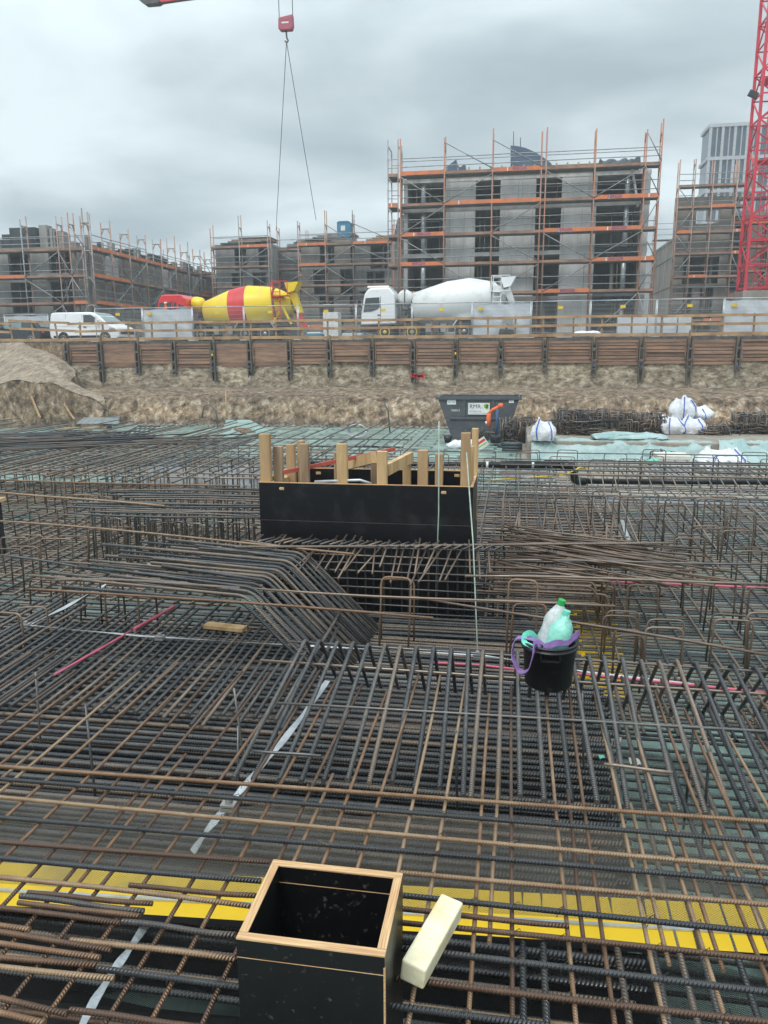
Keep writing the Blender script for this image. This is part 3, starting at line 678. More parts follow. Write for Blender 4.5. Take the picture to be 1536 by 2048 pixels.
    r = shell('brown concrete shell with one open roof window to the right of the tallest shell', (x0, Y, G), 0, ln, 9, [0,2.6,5.1,7.6,9.0], [[(0,.9),(ln-1.,ln)],[(0,1.2),(1.9,2.6),(ln-1.,ln)],[(0,1.),(ln-.7,ln)],[(0,ln)]], 'concrete_brown', seed=41)
    q = lambda p: wx(p, Y)-x0
    zA, zB = 9.0, 12.3
    for a_ in ((0, q(1378), zA, zB), (q(1424), ln, zA, zB), (q(1378), q(1424), zA, 10.1), (q(1378), q(1424), 11.2, zB)):
        m = MB(); m.box(a_[0], a_[1], 0, .25, a_[2], a_[3], 'concrete_brown'); m.build('upper_wall', r)
    scaffold('brown scaffold around the shell with one open roof window', (x0, Y, G), 0, [0, q(1365), q(1400), ln, ln+.8], [1.85,3.74,5.54,7.45,9.21,11.24,12.96], [14.9,15.2,14.9,14.6,15.], .18, seed=42, fat=1.45)
    x0 = wx(1450, Y); ln = 12.
    shell('brown shell at the right edge behind the red crane mast', (x0, Y+2, G), 0, ln, 9, [0,2.8,5.6,8.4,11.2], [(0,.6),(1.9,3.),(4.5,6),(8,12)], 'concrete_brown', seed=43)
    scaffold('dense pale scaffold behind the red crane mast at the right edge', (x0, Y+1, G), 0, [0,1.3,3.0,5.6,8.4,11.], [2,4,6,8,10,12], [15.,15.6,15.2,14.8,15,15], .3, seed=44, fat=1.45)
    # link between tall shell and right shell, low
    x0 = wx(1296, 86); ln = wx(1338, 86)-x0
    shell('distant low shell seen in the gap right of the tallest scaffold', (x0, 86, G), 0, ln, 8, [0,3,6,9], [(0,1.),(2.2,ln)], 'concrete', seed=45)
    m = MB(); x0 = wx(1296, 80); m.box(0, 3.2, 0, .8, 0, .08, 'deck')
    for x in (0, 3.2): m.tube([(x,0,-9.6),(x,0,2.2)], .04, 'scaf_rust', 5)
    for z in (.5,1.,1.5): m.tube([(0,0,z),(3.2,0,z)], .025, 'scaf', 4)
    tag(m.build('scaffold_bridge', loc=(x0, 80, G+9.6)), 'high scaffold walkway bridging the gap right of the tallest scaffold', 'walkway')
    # ---- blue roofed building behind
    Y = 92.
    r = thing('blue_roofed_building', 'distant dark blue building whose curved fin roofs rise above the tallest shell', 'building', (0, Y, G))
    def pz(x, y): v = V(x, y, Y); return (v.x, v.z-G)
    m = MB(); m.prism([pz(1021,330),pz(1021,291),pz(1035,292),pz(1052,296),pz(1070,304),pz(1086,314),pz(1102,326),pz(1110,345)], 0, 6, 'blue_roof'); m.build('curved_roof', r, fix=True)
    m = MB(); m.prism([pz(868,345),pz(882,331),pz(910,310),pz(911,322),pz(918,326),pz(928,319),pz(929,345)], 2, 8, 'blue_roof'); m.build('pointed_roof', r, fix=True)
    m = MB(); m.prism([pz(783,520),pz(785,470),pz(792,435),pz(806,425),pz(806,520)], 1, 6, 'blue_roof'); m.build('side_fin', r, fix=True); m = MB(); m.box(pz(806,500)[0], pz(1110,500)[0], 1, 12, 0, 16, 'tower_glass'); m.build('wall', r, fix=True)
    for p in (1027, 1041): m = MB(); a = pz(p, 292); b = pz(p, 258 if p == 1027 else 270); m.tube([(a[0],1,a[1]),(b[0],1,b[1])], .05, 'cable', 5); m.build('antenna', r)
    # ---- office tower
    Y = 150.; a = V(1422, 248, Y); x0 = a.x; hh = a.z-G
    r = thing('office_tower', 'distant white office tower with tall narrow dark windows behind the crane', 'building', (x0, Y, G), 0)
    m = MB(); m.box(0, 30, .3, 6, 0, hh-.6, 'tower_glass'); m.build('glazing', r)
    fl = [hh-.0-i*5.3 for i in range(8)]
    for z in fl: m = MB(); m.box(-.3, 30.3, -.15, 6.2, z-.55, z, 'tower_white'); m.build('floor_band', r)
    x = 0.
    while x < 30:
        m = MB(); m.box(x-.15, x+.28, -.1, .3, 0, hh-.56, 'tower_white'); m.build('pilaster', r)
        m = MB(); m.box(x+1.05, x+1.22, -.05, .3, 0, hh-.56, 'tower_white'); m.build('pilaster', r); x += 2.0
build_far()
flush()

# ================================================================ VEHICLES, FENCES, CRANE
def wheel(root, x, y, r, w, rimmat='rim', name='wheel', hub=True):
    m = MB(); M = Matrix.Translation((x, y, r)) @ Matrix.Rotation(PI/2, 4, 'Z')
    m.lathe([(-w/2,r*.62),(-w/2,r*.93),(-w/2+.03,r),(w/2-.03,r),(w/2,r*.93),(w/2,r*.62)], 24, 'tyre', M); o = m.build(name, root)
    m = MB(); m.lathe([(w/2-.05,r*.60),(w/2+.005,r*.60),(w/2+.005,r*.5),(w/2-.06,r*.42),(w/2-.06,r*.25),(w/2+.02,r*.2),(w/2+.02,.01)], 20, rimmat, Matrix.Translation((x, y, r)) @ Matrix.Rotation(-PI/2 if y <= 0 else PI/2, 4, 'Z')); m.build('rim', o)
    return o
def profile_body(m, prof, half, mname, tumble=None, edge=.05):
    """side outline (x,z) lofted across the width; sides lean in above the waist"""
    n = len(prof); k0 = len(m.v); cx = sum(p[0] for p in prof)/n; cz = sum(p[1] for p in prof)/n
    rows = [(-1, edge), (-1, 0), (1, 0), (1, edge)]; ys = [-half, -half+edge*.9, half-edge*.9, half]
    for (sg, ins), y in zip(rows, ys):
        for x, z in prof:
            d = math.hypot(x-cx, z-cz); f_ = (d-ins)/d
            yy = y
            if tumble and z > tumble[0]: yy = y*(1-tumble[1]*(z-tumble[0]))
            m.v.append((cx+(x-cx)*f_, yy, cz+(z-cz)*f_))
    for r in range(3):
        for i in range(n):
            j = (i+1) % n; m.face((k0+r*n+i, k0+r*n+j, k0+(r+1)*n+j, k0+(r+1)*n+i), mname, None, False)
    m.face([k0+i for i in range(n)][::-1], mname); m.face([k0+3*n+i for i in range(n)], mname)

def mixer(loc, label, cabmat, drummats, prof, length, axles, tank, style, L_=9.2):
    root = thing('concrete_mixer_truck', label, 'mixer truck', loc, 0, None)
    hw = 1.22
    # cab, nose to the left (-x at 0)
    m = MB()
    cabp = [(.0,.95),(.02,1.75),(.22,2.75 if style else 2.6),(.42,3.02 if style else 2.95),(.62,3.10 if style else 3.0),(1.75,3.10 if style else 2.98),(2.05,2.72),(2.1,1.0)]
    profile_body(m, cabp, hw, cabmat, edge=.07, tumble=(1.9,.035)); cab = m.build('cab', root, bevel=.03, fix=True)
    ps = -hw-.004
    def pane(pts, nm='side_window'):
        m = MB(); q = [(x, -hw*(1-.035*max(0, z-1.9))-.012, z) for x, z in pts]; q2 = [(x, y+.03, z) for x, y, z in q]
        n = len(pts); m.v += q+q2; m.face(range(n), 'glass'); m.face(range(2*n-1, n-1, -1), 'glass')
        for i in range(n): j = (i+1) % n; m.face((i, n+i, n+j, j), 'black_plastic')
        return m.build(nm, cab, fix=True)
    if style: pane([(.16,1.72),(.30,2.52),(1.12,2.56),(1.16,2.0),(1.0,1.86),(.62,1.74)])
    else: pane([(.18,1.72),(.32,2.50),(1.1,2.52),(1.1,1.8),(.7,1.68)]); pane([(1.28,1.7),(1.28,2.5),(1.44,2.5),(1.44,1.7)]); pane([(1.6,1.9),(1.58,2.42),(1.94,2.3),(1.98,1.85)])
    m = MB(); m.poly([(-.012,-1.1,1.8),(.20,-1.05,2.66),(.20,1.05,2.66),(-.012,1.1,1.8)][::-1], 'glass'); m.poly([(-.022,-1.1,1.8),(.19,-1.05,2.66),(.19,1.05,2.66),(-.022,1.1,1.8)], 'glass'); m.build('windscreen', cab)
    m = MB(); m.box(-.04, .5, -1.24, 1.24, .55, .98, 'black_plastic' if style else cabmat); m.build('bumper', root, bevel=.04)
    m = MB(); m.box(-.15, .02, -1.42, -1.26, 1.9, 2.4, 'black_plastic'); m.box(-.1,.0,-1.3,-1.15,2.38,2.43,'black_plastic'); m.build('mirror', cab, bevel=.03)
    m = MB(); m.box(-.02, .02, -1.15, -.8, .72, .9, 'white_sign'); m.build('headlight', root)
    if style:
        m = MB(); m.box(-.12, .25, -1.1, 1.1, 2.86, 2.98, 'black_plastic'); m.build('sun_visor', cab, bevel=.03)
        m = MB(); m.box(.35, 1.7, -1.0, 1.0, 3.1, 3.24, 'white_paint'); m.build('roof_deflector', cab, bevel=.05)
    m = MB(); m.box(1.02, 1.18, -hw-.02, -hw-.005, 1.5, 1.56, 'black_plastic'); m.build('door_handle', cab)
    for x in (1.2,): 
        m = MB(); m.box(x-.012, x+.012, -hw-.004, -hw, 1.1, 2.6, 'black_plastic'); m.build('door_seam', cab)
    m = MB(); m.box(.3, L_-.2, -.45, .45, .78, 1.02, 'chassis'); m.box(2.2, L_-.6, -1.1, 1.1, 1.02, 1.12, 'chassis'); m.build('chassis_frame', root)
    m = MB()
    for a in axles[:2]:
        pts = [(a+.66*_c(t), 0, .55+.66*_s(t)) for t in [PI*k/10 for k in range(11)]]
        for i in range(10): m.beam((pts[i][0],-.98,pts[i][2]),(pts[i+1][0],-.98,pts[i+1][2]),.06,.5,'black_plastic',up=(0,1,0)) if False else m.quad((pts[i][0],-1.25,pts[i][2]),(pts[i+1][0],-1.25,pts[i+1][2]),(pts[i+1][0],-.75,pts[i+1][2]),(pts[i][0],-.75,pts[i][2]),'black_plastic')
    m.build('front_mudguards', root)
    a, b = axles[-2]-.75, axles[-1]+.75; fm = 'galv' if not style else 'white_paint'
    m = MB(); m.beam((a,-1.05,.72),(a+.35,-1.05,1.22),.5,.05,fm); m.beam((a+.35,-1.05,1.22),(b-.35,-1.05,1.22),.5,.05,fm); m.beam((b-.35,-1.05,1.22),(b,-1.05,.72),.5,.05,fm); m.build('rear_mudguard', root)
    for a in axles:
        for y in (-1.02, 1.02): wheel(root, a, y, .53, .36, 'tag_yellow' if style and a < 4 else 'rim')
    m = MB()
    for k in range(4): m.box(axles[1]+.8+k*.45, axles[1]+1.15+k*.45, -1.1, -.7, .5, 1.0, 'chassis' if k % 2 else 'rim')
    m.build('side_tanks', root)
    # drum
    M = Matrix.Translation((0,0,0)); mt = MB()
    mt.lathe(prof, 40, drummats[0], M=Matrix.Translation((0,0,0)), mats=drummats)
    # tilt: rotate about the front bearing
    T = Matrix.Translation((prof[0][0],0,1.93 if style else 1.82)) @ Matrix.Rotation(math.radians(-6.5 if style else -6), 4, 'Y') @ Matrix.Translation((-prof[0][0],0,0))
    mt.v = [tuple(T @ Vector(p)) for p in mt.v]; dr = mt.build('drum', root)
    m = MB(); xr = prof[-3][0]-.55; rr_ = [r for x, r in prof if x <= xr+.6][-1]
    rad = [p[1]+(q[1]-p[1])*(xr-p[0])/(q[0]-p[0]) for p, q in zip(prof, prof[1:]) if p[0] <= xr <= q[0]][0]
    m.lathe([(xr,rad+.01),(xr,rad+.06),(xr+.1,rad+.06),(xr+.1,rad-.06)], 40, 'pile_steel', T, smooth=False, caps=False); m.build('running_ring', dr)
    # water tank
    m = MB(); Mt = Matrix.Translation((tank[0],-.1,tank[1])) @ (Matrix.Rotation(PI/2,4,'Z') if style else Matrix.Rotation(math.radians(12),4,'Y')); r = tank[2]; l = tank[3]
    m.lathe([(-l,.02),(-l,r*.6),(-l+.12,r*.92),(-l+.25,r),(l-.25,r),(l-.12,r*.92),(l,r*.6),(l,.02)], 20, drummats[0], Mt); m.build('water_tank', root)
    if style: m = MB(); m.box(tank[0]-.03, tank[0]+.03, -.1-l-.02, -.1-l+.3, tank[1]-r-.02, tank[1]+r+.02, 'chassis'); m.build('tank_strap', root)
    m = MB(); m.beam((2.35,-.4,1.1),(2.5,-.4,1.9),.25,.3,'chassis'); m.beam((2.35,.4,1.1),(2.5,.4,1.9),.25,.3,'chassis'); m.box(2.15,2.75,-.5,.5,1.1,1.5,'chassis'); m.build('front_pedestal', root)
    xe = prof[-1][0]
    m = MB()
    for y in (-.75,.75):
        m.beam((xe-1.1,y,1.1),(xe-.5,y,2.3),.1,.14,'drum_yellow' if not style else 'white_paint'); m.beam((xe+.1,y,1.1),(xe-.5,y,2.3),.1,.14,'drum_yellow' if not style else 'white_paint')
    m.beam((xe-.5,-.75,2.3),(xe-.5,.75,2.3),.12,.14,'chassis'); m.build('rear_stand', root)
    cm = 'drum_yellow' if not style else 'white_paint'
    zz = 2.72
    m = MB(); m.prism([(xe-.35,zz+.9),(xe+.55,zz+.95),(xe+.25,zz+.4),(xe-.15,zz+.3)], -.55, .55, cm); m.build('feed_hopper', root, fix=True)
    m = MB(); m.prism([(xe-.15,zz+.2),(xe+.25,zz+.3),(xe+.65,zz-.9),(xe+.35,zz-.95)], -.28, .28, cm); m.build('discharge_chute', root, fix=True)
    m = MB(); m.prism([(xe+.2,zz-1.0),(xe+.6,zz-1.0),(xe+.95,zz-1.9),(xe+.5,zz-1.9)], -.25, .25, 'drum_red' if not style else 'rim'); m.build('chute_extension', root, fix=True)
    m = MB(); lm = 'white_paint' if style else 'drum_red'
    x0_ = xe-.75 if style else xe-.95
    for x in (x0_, x0_+.45): m.beam((x,-1.15,1.2),(x,-1.0,zz+.95),.05,.05,lm)
    for k in range(9): m.beam((x0_,-1.14,1.35+k*.28),(x0_+.45,-1.14,1.35+k*.28),.04,.04,lm)
    m.build('ladder', root)
    m = MB(); m.box(x0_-.1, x0_+1.0, -1.15, -.6, zz+.05, zz+.1, lm)
    for x in (x0_-.1, x0_+.95):
        m.beam((x,-1.12,zz+.1),(x,-1.12,zz+.95),.04,.04,lm)
    m.beam((x0_-.1,-1.12,zz+.95),(x0_+.95,-1.12,zz+.95),.04,.04,lm); m.build('platform', root)
    return root
xw = V(722, 640, 46.9).x
pw = [(3.05,.35),(3.1,.92),(5.25,1.32),(6.6,1.34),(8.0,.94),(8.35,.6),(8.36,.5),(8.6,.45)]
mixer((xw, 48.1, G), 'white concrete mixer truck with white drum, facing left below the tallest shell', 'white_paint', ['drum_white']*8, pw, 9, [1.45, 3.1, 6.2, 7.5], (2.62, 2.55, .46, .85), True)
xy = V(313, 640, 47.5).x
py_ = [(2.85,.30),(2.9,.80),(4.75,1.13),(5.9,1.18),(6.9,1.17),(8.3,.80),(8.7,.55),(8.72,.5),(8.85,.45)]
py_ = [(2.95,.35),(3.0,.80),(4.85,1.30),(4.86,1.30),(6.0,1.40),(6.01,1.40),(7.6,1.12),(8.25,.80),(8.5,.6),(8.7,.5)]
mixer((xy, 48.6, G), 'red and yellow concrete mixer truck facing left, drum yellow with one red band', 'cab_red', ['drum_yellow','drum_yellow','drum_red','drum_red','drum_red','drum_yellow','drum_yellow','drum_yellow','drum_yellow'], py_, 9, [1.3, 3.0, 5.9, 7.2], (2.45, 2.45, .44, .42), False)
# driver in the red cab
def driver():
    o = bpy.data.objects.new('person', bpy.data.meshes.new('person')); C.objects.link(o)
    bm = bmesh.new(); P = [((0,0,0),.17),((0,0,.25),.19),((0,0,.48),.17),((0,0,.6),.07),((0,0,.72),.10),((0,0,.82),.09),((-.1,-.22,.47),.07),((-.3,-.25,.3),.055),((-.45,-.1,.35),.045),((-.1,.22,.47),.07),((-.3,.25,.3),.055),((-.45,.1,.35),.045)]
    vs = [bm.verts.new(p) for p, r in P]
    for a, b in ((0,1),(1,2),(2,3),(3,4),(4,5),(2,6),(6,7),(7,8),(2,9),(9,10),(10,11)): bm.edges.new((vs[a], vs[b]))
    bm.to_mesh(o.data); bm.free(); sk = o.modifiers.new('skin', 'SKIN')
    for i, (p, r) in enumerate(P): o.data.skin_vertices[0].data[i].radius = (r, r)
    o.data.skin_vertices[0].data[0].use_root = True; o.modifiers.new('sub', 'SUBSURF').levels = 1
    o.data.materials.append(MATS['jacket_orange']); o.location = (xy+.75, 47.36, G+1.62)
    tag(o, 'person in an orange hi-vis jacket at the side window of the red truck cab', 'person')
    m = MB(); m.lathe([(0,.105),(.05,.11),(.10,.08),(.13,.01)], 12, 'white_sign', Matrix.Translation((0,0,.80)) @ Matrix.Rotation(-PI/2,4,'Y')); m.build('helmet', o)
driver()

def van():
    xa = V(99, 640, 47.2).x; root = thing('panel_van', 'white panel van with dark side window parked behind the timber rail at left', 'van', (xa, 48.2, G), math.radians(-6))
    pr = [(.0,.42),(-.02,1.0),(.08,1.75),(.16,1.94),(.4,1.99),(3.0,1.98),(3.35,1.93),(3.72,1.74),(4.35,1.26),(4.55,1.16),(5.0,.98),(5.14,.72),(5.16,.4),(4.95,.28),(.2,.28)]
    m = MB(); profile_body(m, pr, .98, 'white_paint', tumble=(1.0,.10), edge=.08); b = m.build('body', root, bevel=.03, fix=True)
    def side(pts, nm, mm, out_=.006, dp=.02, par=b):
        m = MB(); n = len(pts); f_ = lambda z: -.98*(1-.10*max(0,z-1.0))-out_
        m.v += [(x, f_(z), z) for x, z in pts]+[(x, f_(z)+dp, z) for x, z in pts]
        m.face(range(n), mm); m.face(range(2*n-1,n-1,-1), mm)
        for i in range(n): j = (i+1) % n; m.face((i,n+i,n+j,j), mm)
        return m.build(nm, par, fix=True)
    side([(2.62,1.22),(2.60,1.80),(3.15,1.80),(3.5,1.62),(3.92,1.22)], 'side_window', 'glass')
    m = MB(); m.poly([(3.42,-.78,1.885),(3.42,.78,1.885),(4.32,.86,1.29),(4.32,-.86,1.29)], 'glass_teal')
    m.v = [(x+.03, y, z+.03) for x, y, z in m.v]; m.build('windscreen', b)
    side([(2.5,.4),(2.5,1.85),(2.515,1.85),(2.515,.4)], 'door_seam', 'black_plastic'); side([(1.25,.4),(1.25,1.85),(1.262,1.85),(1.262,.4)], 'door_seam', 'black_plastic'); side([(3.95,.5),(3.95,1.2),(3.962,1.2),(3.962,.5)], 'door_seam', 'black_plastic')
    side([(.3,1.15),(.3,1.17),(3.6,1.12),(3.6,1.10)], 'waist_crease', 'drum_white')
    side([(.3,.36),(.3,.52),(4.1,.52),(4.1,.36)], 'sill_trim', 'black_plastic')
    side([(2.2,1.02),(2.2,1.07),(2.42,1.07),(2.42,1.02)], 'door_handle', 'black_plastic', .02); side([(2.6,1.02),(2.6,1.07),(2.82,1.07),(2.82,1.02)], 'door_handle', 'black_plastic', .02)
    side([(4.45,.86),(4.55,.98),(4.92,.92),(4.98,.84)], 'headlight', 'rim', .004)
    m = MB(); m.box(3.62,3.80,-1.2,-.98,1.2,1.5,'white_paint'); m.build('mirror', b, bevel=.04)
    m = MB(); m.box(5.0,5.175,-.75,.75,.58,.82,'black_plastic'); m.box(4.7,5.18,-.9,.9,.26,.4,'black_plastic'); m.build('grille', b, bevel=.02)
    for x in (1.05, 4.15):
        side([(x+.42*_c(t), .34+.42*_s(t)) for t in [PI*k/10 for k in range(11)]]+[(x-.42,.27),(x+.42,.27)], 'wheel_arch', 'black_plastic', .003, .3)
        for y in (-.9,.9): wheel(root, x, y, .34, .22, 'rim')
van()
def car():
    root = thing('parked_car', 'dark estate car at the far left edge behind the timber rail, facing left', 'car', (V(84,660,46.9).x, 47.6, G), PI+math.radians(2))
    pr = [(0,.4),(-.03,.85),(.12,1.05),(.42,1.42),(.75,1.48),(2.1,1.47),(2.5,1.38),(3.15,.98),(4.2,.82),(4.35,.6),(4.35,.3),(.1,.25)]
    m = MB(); profile_body(m, pr, .9, 'car_dark', tumble=(.9,.22), edge=.08); b = m.build('body', root, bevel=.04, fix=True)
    for sg in (1,-1):
        for pts in ([(.38,.98),(.58,1.34),(1.25,1.38),(1.25,.98)], [(1.33,.98),(1.33,1.38),(2.1,1.37),(2.42,1.28),(2.8,.98)]):
            m = MB(); n = len(pts); f_ = lambda z: sg*(.9*(1-.22*max(0,z-.9))+.008)
            m.v += [(x, f_(z), z) for x, z in pts]+[(x, f_(z)-sg*.02, z) for x, z in pts]; m.face(range(n), 'glass_teal' if pts[0][0] > 1 else 'glass'); m.face(range(2*n-1,n-1,-1), 'glass'); m.build('side_window', b)
    m = MB(); m.poly([(2.5,-.72,1.39),(2.5,.72,1.39),(3.18,.8,1.0),(3.18,-.8,1.0)], 'glass_teal'); m.v = [(x+.02,y,z+.025) for x,y,z in m.v]; m.build('windscreen', b)
    m = MB(); m.poly([(.1,-.7,1.05),(.1,.7,1.05),(.4,.66,1.41),(.4,-.66,1.41)], 'glass'); m.v = [(x-.02,y,z+.02) for x,y,z in m.v]; m.build('rear_window', b)
    m = MB(); m.box(2.55,2.7,.88,1.08,.96,1.1,'car_dark'); m.build('mirror', b, bevel=.03)
    m = MB(); m.box(-.04,.12,-.85,-.55,.72,.92,'red'); m.build('tail_light', b); m = MB(); m.box(-.04,.12,.55,.85,.72,.92,'red'); m.build('tail_light', b)
    for x in (.75, 3.45):
        for y in (-.82,.82): wheel(root, x, y, .33, .2, 'rim')
car()

# mobile mesh fence with sheeting
def fence(pxa, pxb, lab, sheet=False, Y=44.2, h=2.0, tagy=True, kind='fence_panel'):
    xa, xb = wx(pxa, Y), wx(pxb, Y); w = xb-xa
    root = thing('fence_panel', lab, 'fence panel', (xa, Y, G), 0, 'mobile fence panels along the street')
    m = MB()
    for x in (.03, w-.03): m.tube([(x,0,.05),(x,0,h)], .024, 'galv', 6)
    m.tube([(.03,0,h),(w-.03,0,h)], .024, 'galv', 6); m.tube([(.03,0,.2),(w-.03,0,.2)], .02, 'galv', 6); m.build('frame', root)
    m = MB(); m.quad((.03,0,.2),(w-.03,0,.2),(w-.03,0,h),(.03,0,h),'fence_mesh',[(0,0),(w,0),(w,h),(0,h)]); m.build('wire_mesh', root)
    m = MB(); m.box(-.2,.2,-.3,.3,0,.12,'concrete'); m.build('foot_block', root)
    m = MB(); tx = w*.1 if sheet else w*.45; m.box(tx, tx+.28, -.05, -.03, h-.42, h-.27, 'tag_yellow'); m.build('tag_plate', root)
    if sheet:
        m = MB(); n = 22; rr = random.Random(int(pxa))
        zt, zb = h-.08, .25 if sheet is True else sheet
        for i in range(n+1):
            for j in range(9):
                t = j/8; m.v.append((w*i/n, .05+.05*_s(i*.9+j*.8)*_s(j*.4)+rr.uniform(-.012,.012), zb+(zt-zb)*t-.05*_s(i*.6)*(t > .99)))
        for i in range(n):
            for j in range(8): a = i*9+j; m.face((a,a+9,a+10,a+1),'sheeting',None,True)
        m.build('white_sheeting', root)
Lb = [(-60,8,False,''),(8,97,True,'fence panel with white sheeting behind the dark car'),(97,190,False,'bare mesh fence panel directly in front of the white van'),(190,285,False,'bare mesh fence panel between the white van and the sheeted panel under the red cab'),(285,385,True,'fence panel with white sheeting below the red truck cab'),(385,488,False,'bare mesh fence panel in front of the front half of the yellow drum'),(488,596,False,'bare mesh fence panel in front of the tail of the yellow mixer truck'),(596,712,False,'bare mesh fence panel in the gap between the two mixer trucks'),(712,824,False,'bare mesh fence panel in front of the white truck cab'),(824,944,False,'bare mesh fence panel in front of the white drum'),(944,1062,True,'fence panel with white sheeting behind the tail of the white mixer truck'),(1062,1180,False,'bare mesh fence panel just right of the white mixer truck'),(1180,1312,False,'bare mesh fence panel under the right end of the tallest scaffold'),(1312,1446,False,'bare mesh fence panel in front of the brown shell'),(1446,1590,True,'fence panel with white sheeting below the red crane mast at the right edge')]
for a, b, sh, lab in Lb:
    if lab and not (a in (97,)): fence(a, b, lab, sh, Y=44.2 if not (a == 8) else 49.2)
# small things on the street
def street_bits():
    def b_(name, lab, cat, boxes, Y, bev=.02):
        m = MB(); x0 = None
        for (pa, pb, za, zb, mm, d) in boxes:
            xa, xb = wx(pa, Y), wx(pb, Y)
            if x0 is None: x0 = xa
            m.box(xa-x0, xb-x0, 0, d, za, zb, mm)
        return tag(m.build(name, bevel=bev, loc=(x0, Y, G)), lab, cat)
    b_('white_container', 'white storage box in the gap between the two mixer trucks', 'storage box', [(646,676,.1,1.9,'white_sign',1.)], 50)
    b_('blue_crate', 'flat blue crate on the street left of the white storage box', 'crate', [(612,642,.0,.45,'toilet_blue',.8),(614,640,.45,.55,'white_sign',.8)], 46)
    b_('equipment_case', 'low white and green case beside the front of the white mixer truck', 'case', [(684,722,.0,.45,'sheeting',.8),(690,718,.1,.25,'sign_green',.81)], 45.4)
    r = thing('generator', 'small grey machine with tilted lid standing before the sheeted fence panel', 'machine', (wx(1000,43.4), 43.4, G))
    m = MB(); m.prism([(-.1,0),(.0,.55),(.75,.5),(.85,0)], 0, .6, 'chassis'); m.build('body', r, fix=True)
    m = MB(); m.prism([(.1,.85),(.15,1.15),(.7,1.05),(.68,.75)], 0, .5, 'rim'); m.build('lid', r, fix=True)
    m = MB(); m.beam((.35,.25,.5),(.4,.25,.85),.08,.08,'chassis'); m.build('strut', r)
    for i, (p, w_) in enumerate(((1165,.55),(1187,.5))):
        rr = random.Random(i); m = MB(); n = 10; Y = 43.5
        for a in range(n+1):
            for j in range(6):
                t = j/5; q = PI*t; rad = w_*_s(q)*(1+rr.uniform(-.15,.15)); z = .38*(1-_c(q))/2*1.6; m.v.append((rad*_c(2*PI*a/n), rad*_s(2*PI*a/n), z*.7))
        for a in range(n):
            for j in range(5): k = a*6+j; m.face((k,k+6,k+7,k+1),'white_bag',None,True)
        tag(m.build('sand_sack', loc=(wx(p,Y),Y,G-.02)), ['left of two small white sacks lying on the street below the tallest scaffold','right of two small white sacks lying on the street below the tallest scaffold'][i], 'sack', 'small white sacks')
    m = MB()
    for k in range(5): m.box(k*1.02, k*1.02+.95, 0, .6, .1, 1.25, 'concrete')
    r = thing('concrete_block_row', 'row of pale boards stacked behind the mesh fence right of the tallest shell', 'stack', (wx(1236,45.5),45.5,G)); 
    for k in range(5): m = MB(); m.box(k*.8, k*.8+.74, 0, .5, .1, 1.3-.04*k, 'sheeting'); m.build('board', r, bevel=.02)
    # blue portable toilet on the roof
    Y = 74.9; zb = G+10.0; zt = G+11.5; xa, xb = wx(677,Y), wx(703,Y); h = zt-zb; w = xb-xa
    r = thing('portable_toilet', 'blue portable toilet with white door panel on top of a small shell', 'portable toilet', (xa, Y, zb))
    m = MB(); m.box(0,w,0,w,0,h*.9,'toilet_blue'); m.build('cabin', r, bevel=.04)
    m = MB(); m.prism([(-.03,h*.9),(w*.15,h),(w*.85,h),(w+.03,h*.9)],-.03,w+.03,'toilet_blue'); m.build('roof', r, fix=True)
    m = MB(); m.box(w*.2,w*.75,-.03,0,h*.08,h*.82,'toilet_blue'); d = m.build('door', r); m = MB(); m.box(w*.3,w*.62,-.04,-.03,h*.42,h*.72,'white_sign'); m.build('panel', d)
street_bits()

